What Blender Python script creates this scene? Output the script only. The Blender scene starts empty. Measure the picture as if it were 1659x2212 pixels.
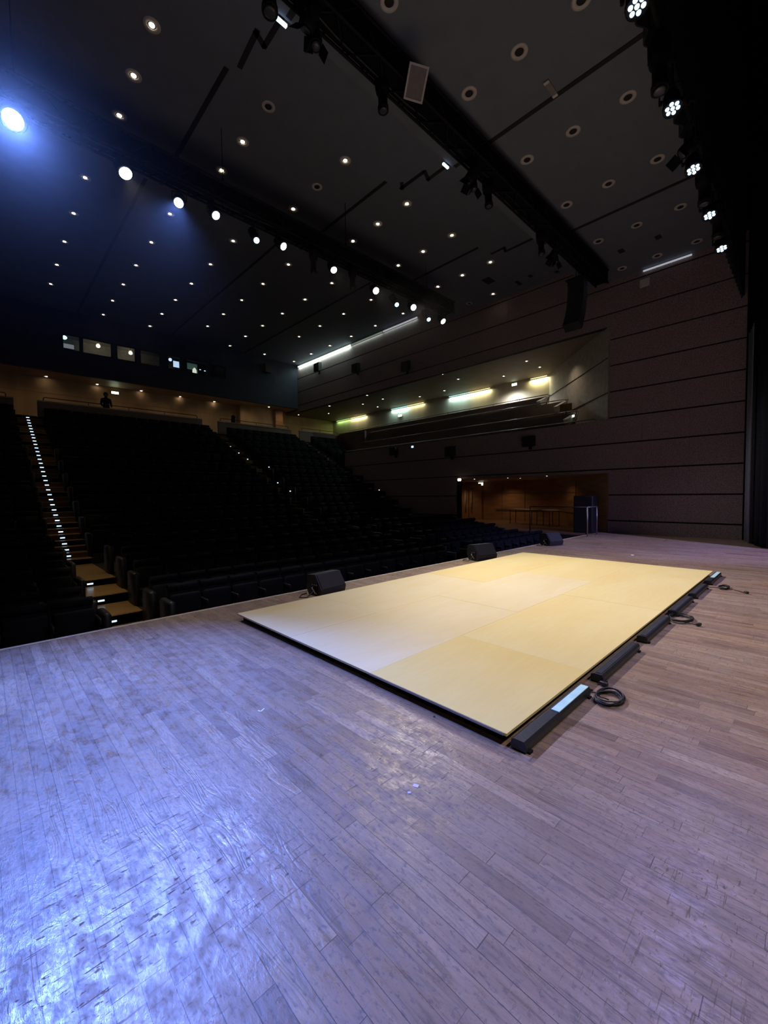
import bpy, math, random
import numpy as np
from mathutils import Vector, Matrix
random.seed(7)
S = bpy.context.scene
COL = S.collection
PI = math.pi

# ------------------------------------------------------------------ camera
def nv(v):
    v = np.array(v, float); return v / np.linalg.norm(v)
F = 900.0; CX, CY = 829.5, 1106.0; HC = 1.55
_vx = nv([1762 - CX, 1058 - CY, F]); _vy = nv([-40 - CX, 1078 - CY, F])
_up = -nv(np.cross(_vx, _vy))
if _up[1] > 0: _up = -_up
_Y = nv(np.cross(_up, _vx))
if _Y @ _vy < 0: _Y = -_Y
R = np.array([_vx, _Y, _up])
cam = bpy.data.cameras.new('camera'); cam.sensor_fit = 'VERTICAL'; cam.sensor_height = 36.0
cam.lens = F * 36.0 / 2212.0; cam.clip_start = 0.05; cam.clip_end = 200
co = bpy.data.objects.new('camera', cam); COL.objects.link(co)
M = Matrix(((R[0, 0], -R[0, 1], -R[0, 2], 0), (R[1, 0], -R[1, 1], -R[1, 2], 0), (R[2, 0], -R[2, 1], -R[2, 2], HC), (0, 0, 0, 1)))
co.matrix_world = M
S.camera = co
S.view_settings.view_transform = 'Standard'; S.view_settings.look = 'None'
S.view_settings.gamma = 1; S.view_settings.exposure = 0.28; S.view_settings.use_curve_mapping = False

# ------------------------------------------------------------------ world and light settings
W = bpy.data.worlds.new('hall_dark'); S.world = W; W.use_nodes = True
W.node_tree.nodes['Background'].inputs[0].default_value = (0.25, 0.35, 0.9, 1)
W.node_tree.nodes['Background'].inputs[1].default_value = 0.004
S.cycles.max_bounces = 6; S.cycles.diffuse_bounces = 4; S.cycles.glossy_bounces = 3
S.cycles.sample_clamp_indirect = 3.0; S.cycles.sample_clamp_direct = 0
S.cycles.use_light_tree = True
S.cycles.volume_step_rate = 5.0; S.cycles.volume_max_steps = 48
WASH = 700.0        # power of each white truss spot
MOVER = 6500.0      # the two strong blue moving lights
HAZE = 0.0009
PARW = 130.0        # each LED par over the stage front

def ray(px, py): return R @ np.array([px - CX, py - CY, F])
def onx(px, py, x):
    d = ray(px, py); t = x / d[0]; return (x, d[1] * t, HC + d[2] * t)
def onz(px, py, z=0.0):
    d = ray(px, py); t = (z - HC) / d[2]; return (d[0] * t, d[1] * t, z)
def ony(px, py, y):
    d = ray(px, py); t = y / d[1]; return (d[0] * t, y, HC + d[2] * t)

# ------------------------------------------------------------------ materials
def nodes_of(name):
    m = bpy.data.materials.new(name); m.use_nodes = True
    nt = m.node_tree; return m, nt, nt.nodes['Principled BSDF'], nt.links
def mat(name, col, rough=0.6, metal=0.0, var=0.15, scale=8.0, bump=0.0, spec=0.5, vec_scale=None, detail=4):
    m, nt, b, L = nodes_of(name)
    tc = nt.nodes.new('ShaderNodeTexCoord'); no = nt.nodes.new('ShaderNodeTexNoise')
    no.inputs['Scale'].default_value = scale; no.inputs['Detail'].default_value = detail
    if vec_scale:
        mp = nt.nodes.new('ShaderNodeMapping'); mp.inputs['Scale'].default_value = vec_scale
        L.new(tc.outputs['Object'], mp.inputs['Vector']); L.new(mp.outputs[0], no.inputs['Vector'])
    else: L.new(tc.outputs['Object'], no.inputs['Vector'])
    cr = nt.nodes.new('ShaderNodeValToRGB')
    cr.color_ramp.elements[0].position = 0.3; cr.color_ramp.elements[1].position = 0.7
    cr.color_ramp.elements[0].color = tuple(c * (1 - var) for c in col) + (1,)
    cr.color_ramp.elements[1].color = tuple(min(1, c * (1 + var)) for c in col) + (1,)
    L.new(no.outputs['Fac'], cr.inputs['Fac']); L.new(cr.outputs[0], b.inputs['Base Color'])
    b.inputs['Roughness'].default_value = rough; b.inputs['Metallic'].default_value = metal
    b.inputs['Specular IOR Level'].default_value = spec
    if bump:
        bn = nt.nodes.new('ShaderNodeBump'); bn.inputs['Strength'].default_value = bump; bn.inputs['Distance'].default_value = 0.01
        L.new(no.outputs['Fac'], bn.inputs['Height']); L.new(bn.outputs[0], b.inputs['Normal'])
    return m
def emis(name, col, strength, sample=True):
    m, nt, b, L = nodes_of(name)
    b.inputs['Base Color'].default_value = tuple(c * 0.5 for c in col) + (1,)
    b.inputs['Emission Color'].default_value = col + (1,); b.inputs['Emission Strength'].default_value = strength
    b.inputs['Roughness'].default_value = 0.4
    if not sample: m.cycles.emission_sampling = 'NONE'
    return m
def math_n(nt, op, a, b=None, c=None):
    n = nt.nodes.new('ShaderNodeMath'); n.operation = op
    for i, v in enumerate((a, b, c)):
        if v is None: continue
        if isinstance(v, (int, float)): n.inputs[i].default_value = v
        else: nt.links.new(v, n.inputs[i])
    return n.outputs[0]
def mix_c(nt, fac, a, b, mode='MIX'):
    n = nt.nodes.new('ShaderNodeMix'); n.data_type = 'RGBA'; n.blend_type = mode
    if isinstance(fac, (int, float)): n.inputs[0].default_value = fac
    else: nt.links.new(fac, n.inputs[0])
    for i, v in ((6, a), (7, b)):
        if isinstance(v, tuple): n.inputs[i].default_value = v + (1,)
        else: nt.links.new(v, n.inputs[i])
    return n.outputs[2]
def ramp(nt, fac, stops):
    n = nt.nodes.new('ShaderNodeValToRGB'); e = n.color_ramp.elements
    while len(e) < len(stops): e.new(0.5)
    for i, (p, c) in enumerate(stops):
        e[i].position = p; e[i].color = (c if isinstance(c, tuple) else (c, c, c)) + (1,)
    nt.links.new(fac, n.inputs[0]); return n.outputs[0]
def noise(nt, vec, scale, detail=4, rough=0.5, dist=0.0, dim='3D'):
    n = nt.nodes.new('ShaderNodeTexNoise'); n.noise_dimensions = dim
    n.inputs['Scale'].default_value = scale; n.inputs['Detail'].default_value = detail
    n.inputs['Roughness'].default_value = rough; n.inputs['Distortion'].default_value = dist
    nt.links.new(vec, n.inputs['Vector']); return n.outputs['Fac']
def mapping(nt, vec, scale=(1, 1, 1), rot=(0, 0, 0), loc=(0, 0, 0)):
    n = nt.nodes.new('ShaderNodeMapping'); n.inputs['Scale'].default_value = scale
    n.inputs['Rotation'].default_value = rot; n.inputs['Location'].default_value = loc
    nt.links.new(vec, n.inputs['Vector']); return n.outputs[0]

def plank_material(name, wid, length, cols, gloss=(0.3, 0.5), wear=True, along='Y'):
    m, nt, b, L = nodes_of(name)
    tc = nt.nodes.new('ShaderNodeTexCoord'); P = tc.outputs['Object']
    sp = nt.nodes.new('ShaderNodeSeparateXYZ'); L.new(P, sp.inputs[0])
    X, Y = (sp.outputs[0], sp.outputs[1]) if along == 'Y' else (sp.outputs[1], sp.outputs[0])
    u = math_n(nt, 'DIVIDE', X, wid); row = math_n(nt, 'FLOOR', u); fu = math_n(nt, 'FRACT', u)
    w1 = nt.nodes.new('ShaderNodeTexWhiteNoise'); w1.noise_dimensions = '1D'; L.new(row, w1.inputs['W'])
    v = math_n(nt, 'ADD', math_n(nt, 'DIVIDE', Y, length), math_n(nt, 'MULTIPLY', w1.outputs[0], 9.3))
    # lengths vary: warp the coordinate a little
    colr = math_n(nt, 'FLOOR', v); fv = math_n(nt, 'FRACT', v)
    cb = nt.nodes.new('ShaderNodeCombineXYZ'); L.new(row, cb.inputs[0]); L.new(colr, cb.inputs[1])
    w2 = nt.nodes.new('ShaderNodeTexWhiteNoise'); w2.noise_dimensions = '3D'; L.new(cb.outputs[0], w2.inputs['Vector'])
    pid = w2.outputs[0]
    base = ramp(nt, pid, [(0.0, cols[0]), (0.35, cols[1]), (0.7, cols[2]), (1.0, cols[3])])
    # grain coordinates: stretched along the plank and shifted for each plank
    cg = nt.nodes.new('ShaderNodeCombineXYZ')
    L.new(math_n(nt, 'MULTIPLY', X, 42.0), cg.inputs[0]); L.new(math_n(nt, 'MULTIPLY', Y, 3.2), cg.inputs[1])
    L.new(math_n(nt, 'MULTIPLY', pid, 57.0), cg.inputs[2])
    g = noise(nt, cg.outputs[0], 1.0, 6, 0.62, 0.6)
    cw = nt.nodes.new('ShaderNodeCombineXYZ')
    L.new(math_n(nt, 'MULTIPLY', X, 13.0), cw.inputs[0]); L.new(math_n(nt, 'MULTIPLY', Y, 2.2), cw.inputs[1])
    L.new(math_n(nt, 'MULTIPLY', pid, 31.0), cw.inputs[2])
    g2 = noise(nt, cw.outputs[0], 1.0, 1, 0.4, 0.2)
    rings = math_n(nt, 'FRACT', math_n(nt, 'MULTIPLY', g2, 11.0))
    rings = ramp(nt, rings, [(0.0, 0.0), (0.35, 1.0), (0.75, 1.0), (1.0, 0.0)])
    ringamt = math_n(nt, 'MULTIPLY', math_n(nt, 'GREATER_THAN', w2.outputs[0], 0.62), 0.30)
    grain = ramp(nt, g, [(0.30, 0.50), (0.46, 0.92), (0.56, 1.0), (0.72, 1.18)])
    c = mix_c(nt, 1.0, base, grain, 'MULTIPLY')
    c = mix_c(nt, math_n(nt, 'MULTIPLY', ringamt, math_n(nt, 'SUBTRACT', 1.0, rings)), c, (0.10, 0.075, 0.07))
    bumpsrc = math_n(nt, 'ADD', math_n(nt, 'MULTIPLY', g, 0.5), math_n(nt, 'MULTIPLY', math_n(nt, 'MULTIPLY', rings, ringamt), 1.2))
    # seams
    du = math_n(nt, 'MULTIPLY', math_n(nt, 'MINIMUM', fu, math_n(nt, 'SUBTRACT', 1.0, fu)), wid)
    dv = math_n(nt, 'MULTIPLY', math_n(nt, 'MINIMUM', fv, math_n(nt, 'SUBTRACT', 1.0, fv)), length)
    seamw = math_n(nt, 'ADD', math_n(nt, 'MULTIPLY', w1.outputs[0], 0.0013), 0.0004)
    seam = math_n(nt, 'LESS_THAN', math_n(nt, 'MINIMUM', du, dv), seamw)
    rgh = None
    if wear:
        big = noise(nt, P, 0.7, 4, 0.6)
        c = mix_c(nt, ramp(nt, big, [(0.42, 0.0), (0.7, 0.40)]), c, (0.33, 0.28, 0.26))
        stain = noise(nt, mapping(nt, P, (1, 1, 1), loc=(5.1, 2.2, 0)), 1.9, 5, 0.65)
        c = mix_c(nt, ramp(nt, stain, [(0.60, 0.0), (0.76, 0.5)]), c, (0.12, 0.10, 0.10))
        sc = []
        for k, (ang, s1, s2, th) in enumerate(((0.5, 3.2, 75, 0.70), (1.9, 4.0, 90, 0.70), (-0.35, 6.4, 70, 0.69), (1.1, 22.0, 55, 0.68))):
            q = noise(nt, mapping(nt, P, (s1, s2, 1), (0, 0, ang), (k * 3.3, 1.7 * k, 0)), 1.0, 3, 0.6)
            sc.append(ramp(nt, q, [(th - 0.035, 0.0), (th - 0.0, 1.0)]))
        s = math_n(nt, 'MAXIMUM', math_n(nt, 'MAXIMUM', sc[0], sc[1]), math_n(nt, 'MAXIMUM', sc[2], sc[3]))
        patch = ramp(nt, noise(nt, mapping(nt, P, loc=(2.2, 8.0, 0)), 1.3, 2), [(0.4, 0.15), (0.62, 1.0)])
        s = math_n(nt, 'MULTIPLY', s, patch)
        c = mix_c(nt, math_n(nt, 'MULTIPLY', s, 0.7), c, (0.07, 0.055, 0.055))
        light = noise(nt, mapping(nt, P, (6, 30, 1), (0, 0, 0.9), (9, 4, 0)), 1.0, 3, 0.6)
        lt = ramp(nt, light, [(0.72, 0.0), (0.77, 0.55)])
        c = mix_c(nt, lt, c, (0.55, 0.5, 0.48))
        fine = noise(nt, mapping(nt, P, (1, 0.45, 1)), 55.0, 3, 0.7)
        c = mix_c(nt, ramp(nt, fine, [(0.54, 0.0), (0.66, 0.62)]), c, (0.11, 0.085, 0.085))
        mott = noise(nt, mapping(nt, P, (1, 0.6, 1), (0, 0, 0.3)), 13.0, 4, 0.7)
        c = mix_c(nt, ramp(nt, mott, [(0.46, 0.0), (0.66, 0.26)]), c, (0.15, 0.11, 0.10))
        rgh = math_n(nt, 'ADD', math_n(nt, 'MULTIPLY', ramp(nt, fine, [(0.35, 0.0), (0.65, 1.0)]), (gloss[1] - gloss[0]) * 0.6), math_n(nt, 'MULTIPLY', big, (gloss[1] - gloss[0]) * 0.8))
        rgh = math_n(nt, 'ADD', rgh, ramp(nt, mott, [(0.40, 0.0), (0.62, 0.22)]))
        rgh = math_n(nt, 'ADD', math_n(nt, 'ADD', rgh, gloss[0] - 0.12), math_n(nt, 'MULTIPLY', s, 0.35))
        bumpsrc = math_n(nt, 'SUBTRACT', bumpsrc, math_n(nt, 'MULTIPLY', s, 1.0))
        bumpsrc = math_n(nt, 'SUBTRACT', bumpsrc, math_n(nt, 'MULTIPLY', fine, 1.3)); bumpsrc = math_n(nt, 'SUBTRACT', bumpsrc, math_n(nt, 'MULTIPLY', mott, 0.9))
    c = mix_c(nt, math_n(nt, 'MULTIPLY', seam, 0.8), c, (0.035, 0.028, 0.028))
    L.new(c, b.inputs['Base Color'])
    if rgh is not None: L.new(rgh, b.inputs['Roughness'])
    else: b.inputs['Roughness'].default_value = gloss[0]
    bn = nt.nodes.new('ShaderNodeBump'); bn.inputs['Strength'].default_value = 0.5; bn.inputs['Distance'].default_value = 0.0022
    L.new(math_n(nt, 'SUBTRACT', bumpsrc, math_n(nt, 'MULTIPLY', seam, 1.5)), bn.inputs['Height']); L.new(bn.outputs[0], b.inputs['Normal'])
    b.inputs['Specular IOR Level'].default_value = 0.5
    return m

MT = {}
MT['stage'] = plank_material('stage_oak_parquet', 0.077, 0.72, [(0.225, 0.143, 0.098), (0.36, 0.242, 0.168), (0.29, 0.193, 0.135), (0.43, 0.305, 0.215)], (0.27, 0.46))
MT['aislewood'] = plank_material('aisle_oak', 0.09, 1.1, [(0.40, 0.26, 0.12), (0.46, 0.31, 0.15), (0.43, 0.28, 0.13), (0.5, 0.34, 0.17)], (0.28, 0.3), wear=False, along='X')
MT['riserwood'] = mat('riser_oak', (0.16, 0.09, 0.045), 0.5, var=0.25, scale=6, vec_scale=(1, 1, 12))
MT['black'] = mat('black_drape', (0.006, 0.006, 0.008), 0.9, var=0.3, scale=20, bump=0.1, spec=0.1)
MT['blackmetal'] = mat('black_metal', (0.008, 0.008, 0.010), 0.7, 0.0, var=0.2, scale=15, spec=0.2)
MT['blackplastic'] = mat('black_plastic', (0.02, 0.021, 0.026), 0.42, var=0.25, scale=60, bump=0.15)
MT['ceiling'] = mat('ceiling_plaster', (0.155, 0.178, 0.225), 0.85, var=0.06, scale=3, bump=0.1)
MT['slot'] = mat('ceiling_slot_black', (0.02, 0.02, 0.022), 0.9)
MT['seat'] = mat('navy_seat_cloth', (0.005, 0.007, 0.013), 0.85, var=0.3, scale=40, bump=0.2, spec=0.2)
MT['seatshell'] = mat('black_seat_shell', (0.007, 0.007, 0.011), 0.5, var=0.2)
MT['darkfloor'] = mat('dark_auditorium_floor', (0.020, 0.016, 0.014), 0.7, var=0.3, scale=5)
MT['panel'] = mat('wall_acoustic_panel', (0.28, 0.222, 0.235), 0.85, var=0.4, scale=32, bump=0.5, detail=8, spec=0.2)
MT['joint'] = mat('wall_joint_black', (0.012, 0.010, 0.012), 0.9)
MT['tan'] = mat('tan_wood_wall', (0.50, 0.34, 0.20), 0.55, var=0.12, scale=2.0, vec_scale=(1, 1, 0.2))
MT['orange'] = mat('orange_wood_panelling', (0.40, 0.215, 0.11), 0.5, var=0.22, scale=2.2, vec_scale=(0.6, 0.6, 3))
MT['concrete'] = mat('pale_concrete', (0.42, 0.38, 0.35), 0.85, var=0.14, scale=5, bump=0.2)
MT['terrace'] = mat('brown_terrace_panel', (0.20, 0.155, 0.145), 0.8, var=0.15, scale=12)
MT['fascia'] = mat('dark_blue_fascia', (0.016, 0.022, 0.045), 0.8, var=0.2, scale=3)
MT['chrome'] = mat('brushed_rail', (0.30, 0.28, 0.27), 0.45, 0.8, var=0.1)
MT['darkrail'] = mat('dark_bronze_rail', (0.06, 0.045, 0.04), 0.4, 0.7, var=0.1)
MT['ring'] = mat('pale_downlight_ring', (0.62, 0.59, 0.57), 0.6, var=0.05)
MT['cable'] = mat('black_cable', (0.010, 0.012, 0.018), 0.5, var=0.2, scale=30)
MT['white'] = mat('white_paint', (0.6, 0.6, 0.6), 0.7, var=0.08)
MT['skin'] = mat('skin', (0.12, 0.07, 0.05), 0.6)
MT['hair'] = mat('dark_hair', (0.01, 0.008, 0.007), 0.7, var=0.3, scale=60)
MT['cloth'] = mat('dark_clothes', (0.012, 0.011, 0.014), 0.9)
MT['lensw'] = emis('lit_lens_white', (0.85, 0.92, 1.0), 9.0, False)
MT['lensb'] = emis('lit_lens_blue', (0.60, 0.78, 1.0), 12.0, False)
MT['lenst'] = emis('lit_lens_teal', (0.30, 0.75, 1.0), 5.0, False)
MT['lensp'] = emis('lit_led_cell', (0.55, 0.76, 1.0), 1.9, False)
MT['lamp'] = emis('warm_downlight_lamp', (1.0, 0.80, 0.56), 14.0, False)
MT['lampw'] = emis('warm_wall_lamp', (1.0, 0.80, 0.5), 30.0, False)
MT['cyan'] = emis('cyan_strip', (0.45, 0.95, 0.95), 1.6, False)
MT['yellow'] = emis('yellow_strip', (1.0, 0.95, 0.45), 1.8, False)
MT['green'] = emis('green_strip', (0.5, 0.9, 0.3), 1.2, False)
MT['cove'] = emis('cove_white', (0.75, 1.0, 0.85), 2.2, False)
MT['covem'] = emis('cove_fading', (0.75, 1.0, 0.85), 0.14, False)
MT['coved'] = emis('cove_dim', (0.8, 0.85, 0.95), 0.35, False)
MT['exit'] = emis('exit_sign_light', (0.80, 1.0, 0.75), 6.0, False)
MT['step'] = emis('step_light', (0.50, 0.72, 1.0), 1.7, False)
MT['stepd'] = emis('step_light_warm', (1.0, 0.85, 0.6), 2.0, False)
MT['screen'] = emis('screen_light', (0.6, 0.8, 1.0), 0.8, False)
MT['dead'] = mat('dead_lens', (0.05, 0.055, 0.07), 0.25, var=0.1)
MT['tapew'] = mat('white_tape', (0.8, 0.85, 0.85), 0.6, var=0.1)
MT['tapep'] = mat('lilac_tape', (0.62, 0.58, 0.85), 0.6, var=0.1)
MT['battenlens'] = mat('milky_batten_lens', (0.55, 0.85, 0.88), 0.25, var=0.1, scale=12)
MT['grille'] = mat('speaker_grille', (0.012, 0.012, 0.014), 0.6, var=0.6, scale=120, bump=0.4)
MT['frost'] = mat('frosted_light_panel', (0.24, 0.215, 0.22), 0.7, var=0.1, scale=10)
def glass():
    m, nt, b, L = nodes_of('booth_glass'); b.inputs['Base Color'].default_value = (0.8, 0.85, 0.9, 1)
    b.inputs['Roughness'].default_value = 0.02; b.inputs['Transmission Weight'].default_value = 1.0; b.inputs['IOR'].default_value = 1.1
    return m
MT['glass'] = glass()
def ply(k, warm):
    base = [(0.76, 0.665, 0.41), (0.77, 0.65, 0.31), (0.76, 0.60, 0.22)][warm]  # pale tone has the light at near left worked into its colour
    m, nt, b, L = nodes_of('plywood_%s' % ('pale', 'golden', 'deep')[warm] + ('' if k == 0 else '_%d' % k))
    tc = nt.nodes.new('ShaderNodeTexCoord'); P = mapping(nt, tc.outputs['Object'], loc=(k * 3.7, k * 1.3, 0))
    n1 = noise(nt, mapping(nt, P, (0.5, 1.6, 1)), 1.1, 4, 0.6, 0.4)
    n2 = noise(nt, mapping(nt, P, (3, 26, 1)), 1.0, 5, 0.6, 0.5)
    n3 = noise(nt, P, 16.0, 4, 0.75)
    c = mix_c(nt, ramp(nt, n1, [(0.35, 0.0), (0.7, 0.55)]), base, tuple(v * f for v, f in zip(base, (0.94, 0.83, 0.62))))
    c = mix_c(nt, ramp(nt, n2, [(0.35, 0.22), (0.6, 0.0)]), c, tuple(v * 0.82 for v in base))
    c = mix_c(nt, ramp(nt, n3, [(0.66, 0.0), (0.78, 0.35)]), c, (0.45, 0.36, 0.22))
    L.new(c, b.inputs['Base Color']); b.inputs['Roughness'].default_value = 0.55
    return m

# ------------------------------------------------------------------ mesh builder
class MB:
    def __init__(s): s.v = []; s.f = []; s.m = []; s.sm = []
    def face(s, idx, mi=0, smooth=False): s.f.append(idx); s.m.append(mi); s.sm.append(smooth)
    def box(s, x0, x1, y0, y1, z0, z1, mi=0, bev=0.0):
        if bev:
            return s.rbox(x0, x1, y0, y1, z0, z1, bev, mi)
        n = len(s.v)
        s.v += [(x0, y0, z0), (x1, y0, z0), (x1, y1, z0), (x0, y1, z0), (x0, y0, z1), (x1, y0, z1), (x1, y1, z1), (x0, y1, z1)]
        for q in ((3, 2, 1, 0), (4, 5, 6, 7), (0, 1, 5, 4), (1, 2, 6, 5), (2, 3, 7, 6), (3, 0, 4, 7)):
            s.face([n + i for i in q], mi)
        return s
    def rbox(s, x0, x1, y0, y1, z0, z1, b, mi=0):
        # chamfered box: stacked rounded-rectangle rings
        def ring(ins, z):
            xs0, xs1, ys0, ys1 = x0 + ins, x1 - ins, y0 + ins, y1 - ins
            k = b * 0.6 if ins < b * 0.9 else b * 0.4
            return [(xs0 + k, ys0, z), (xs1 - k, ys0, z), (xs1, ys0 + k, z), (xs1, ys1 - k, z), (xs1 - k, ys1, z), (xs0 + k, ys1, z), (xs0, ys1 - k, z), (xs0, ys0 + k, z)]
        rings = [ring(b, z0), ring(b * 0.3, z0 + b * 0.3), ring(0, z0 + b), ring(0, z1 - b), ring(b * 0.3, z1 - b * 0.3), ring(b, z1)]
        n = len(s.v)
        for r in rings: s.v += r
        for j in range(5):
            for i in range(8):
                a = n + j * 8 + i; c = n + j * 8 + (i + 1) % 8
                s.face([a, c, c + 8, a + 8], mi, True)
        s.face([n + i for i in range(7, -1, -1)], mi); s.face([n + 40 + i for i in range(8)], mi)
        return s
    def prism(s, pts, axis, a, b, mi=0):
        """pts: 2-D outline; extruded along axis from a to b. axis x -> pts are (y,z); y -> (x,z); z -> (x,y)"""
        n = len(s.v); k = len(pts)
        def P(p, t): return {'x': (t, p[0], p[1]), 'y': (p[0], t, p[1]), 'z': (p[0], p[1], t)}[axis]
        s.v += [P(p, a) for p in pts] + [P(p, b) for p in pts]
        s.face([n + i for i in range(k)], mi); s.face([n + k + i for i in range(k - 1, -1, -1)], mi)
        for i in range(k):
            j = (i + 1) % k; s.face([n + i, n + k + i, n + k + j, n + j], mi)
        return s
    def tube(s, path, r, seg=8, mi=0, cap=True, smooth=True):
        path = [Vector(p) for p in path]; n = len(s.v); rr = r if isinstance(r, (list, tuple)) else [r] * len(path)
        prev = None
        for i, p in enumerate(path):
            t = (path[min(i + 1, len(path) - 1)] - path[max(i - 1, 0)]).normalized()
            if prev is None:
                a = Vector((0, 0, 1)) if abs(t.z) < 0.9 else Vector((1, 0, 0))
                u = t.cross(a).normalized()
            else: u = (prev - t * prev.dot(t)).normalized()
            prev = u; w = t.cross(u)
            for k in range(seg):
                an = 2 * PI * k / seg; q = p + (u * math.cos(an) + w * math.sin(an)) * rr[i]; s.v.append(tuple(q))
        for i in range(len(path) - 1):
            for k in range(seg):
                a = n + i * seg + k; b = n + i * seg + (k + 1) % seg; s.face([a, b, b + seg, a + seg], mi, smooth)
        if cap:
            s.face([n + k for k in range(seg - 1, -1, -1)], mi); m = n + (len(path) - 1) * seg; s.face([m + k for k in range(seg)], mi)
        return s
    def lathe(s, prof, seg=16, mi=0, c=(0, 0, 0)):
        """prof: (r,z) list around the z axis"""
        n = len(s.v)
        for (r, z) in prof:
            for k in range(seg):
                a = 2 * PI * k / seg; s.v.append((c[0] + r * math.cos(a), c[1] + r * math.sin(a), c[2] + z))
        for i in range(len(prof) - 1):
            for k in range(seg):
                a = n + i * seg + k; b = n + i * seg + (k + 1) % seg; s.face([a, b, b + seg, a + seg], mi, True)
        s.face([n + k for k in range(seg - 1, -1, -1)], mi); m = n + (len(prof) - 1) * seg; s.face([m + k for k in range(seg)], mi)
        return s
    def sphere(s, c, r, mi=0, seg=12, rings=8, sc=(1, 1, 1)):
        n = len(s.v)
        for i in range(rings + 1):
            ph = PI * i / rings
            for k in range(seg):
                a = 2 * PI * k / seg
                s.v.append((c[0] + r * sc[0] * math.sin(ph) * math.cos(a), c[1] + r * sc[1] * math.sin(ph) * math.sin(a), c[2] + r * sc[2] * math.cos(ph)))
        for i in range(rings):
            for k in range(seg):
                a = n + i * seg + k; b = n + i * seg + (k + 1) % seg; s.face([a, a + seg, b + seg, b], mi, True)
        return s
    def xf(s, m, start=0):
        for i in range(start, len(s.v)): s.v[i] = tuple(m @ Vector(s.v[i]))
        return s
    def mesh(s, name, mats):
        me = bpy.data.meshes.new(name); me.from_pydata(s.v, [], s.f)
        for m in (mats if isinstance(mats, (list, tuple)) else [mats]): me.materials.append(m)
        me.polygons.foreach_set('material_index', s.m); me.polygons.foreach_set('use_smooth', s.sm)
        me.update(); return me
    def build(s, name, mats, parent=None, loc=None):
        o = bpy.data.objects.new(name, s.mesh(name, mats)); COL.objects.link(o)
        if parent: o.parent = parent
        if loc is not None: o.location = loc
        return o
def tag(o, label=None, cat=None, group=None, kind=None):
    if label: o['label'] = label
    if cat: o['category'] = cat
    if group: o['group'] = group
    if kind: o['kind'] = kind
    return o
def struct(name, mb, mats):
    o = mb.build(name, mats); o['kind'] = 'structure'; return o
def empty(name, loc=(0, 0, 0), rot=None):
    o = bpy.data.objects.new(name, None); COL.objects.link(o); o.location = loc; o.empty_display_size = 0.1
    if rot is not None: o.rotation_euler = rot
    return o
def copy_tree(o, parent=None):
    c = o.copy(); COL.objects.link(c); c.parent = parent
    for ch in o.children: copy_tree(ch, c)
    return c
ORD = ['first', 'second', 'third', 'fourth', 'fifth', 'sixth', 'seventh', 'eighth', 'ninth', 'tenth', 'eleventh', 'twelfth', 'thirteenth', 'fourteenth', 'fifteenth', 'sixteenth', 'seventeenth', 'eighteenth', 'nineteenth', 'twentieth']
def ordw(i):
    if i < 20: return ORD[i]
    t, u = divmod(i + 1, 10)
    return {2: 'twenty', 3: 'thirty', 4: 'forty'}[t] + ('-' + ORD[u - 1] if u else '') if u else {2: 'twentieth', 3: 'thirtieth', 4: 'fortieth'}[t]

# ================================================================== THE SETTING
XR = 17.15; XL = -4.85; YE = 5.8      # right wall, left wall, stage edge
mb = MB(); mb.box(XL, XR + 0.3, -7, YE - 0.06, -0.04, 0.0, 0); mb.box(XL, XR, -7, YE - 0.08, -1.0, -0.05, 1)
struct('floor', mb, [MT['stage'], MT['black']])
mb = MB(); mb.box(XL, 15.95, YE - 0.06, YE, -0.05, 0.004, 0, 0); mb.box(XL, 15.95, YE - 0.05, YE - 0.01, -0.80, -0.051, 1)
MT['nosing'] = mat('pale_stage_nosing', (0.50, 0.42, 0.36), 0.5, var=0.2, scale=9)
struct('trim_1', mb, [MT['nosing'], MT['black']])
# side walkway at stage level and its recess
mb = MB(); mb.prism([(16.0, YE), (17.2, YE), (21.9, 9.9), (21.9, 16.3), (16.0, 16.3)], 'z', -0.05, 0.0, 0)
mb.box(16.0, 16.06, YE, 12.4, -0.8, -0.05, 1)
MT['walk'] = plank_material('side_walkway_oak', 0.09, 0.9, [(0.22, 0.13, 0.08), (0.26, 0.16, 0.10), (0.24, 0.14, 0.09), (0.3, 0.19, 0.12)], (0.3, 0.3), wear=False, along='X')
struct('floor', mb, [MT['walk'], MT['darkfloor']])

# auditorium floor, front rows on low steps, then the rake
STEPS = [(5.8, -0.78), (8.76, -0.58), (9.78, -0.39), (10.9, -0.24)]
RAKE = [(13.6, -0.08), (14.6, 0.34), (15.6, 0.80), (16.6, 1.26), (17.6, 1.75), (18.6, 2.25), (19.6, 2.76), (20.6, 3.27), (21.6, 3.78), (22.6, 4.27), (23.6, 4.76)]
TOPY, TOPZ = 24.6, 5.26
LV = STEPS + RAKE + [(TOPY, TOPZ)]
def level(y):
    z = LV[0][1]
    for (yy, zz) in LV:
        if y >= yy - 1e-6: z = zz
    return z
mb = MB()
for i, (y, z) in enumerate(LV):
    y1 = LV[i + 1][0] if i + 1 < len(LV) else 28.7
    xr = 16.05 if y1 < 12.5 else (17.2 if y1 < 22 else 19.6)
    if i == 3:
        mb.box(XL, 16.05, y, 12.4, -1.0, z, 0); mb.box(XL, 17.2, 12.4, y1, -1.0, z, 0)
    else: mb.box(XL, xr, y, y1, -1.0, z, 0)
struct('floor', mb, [MT['darkfloor']])

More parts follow.
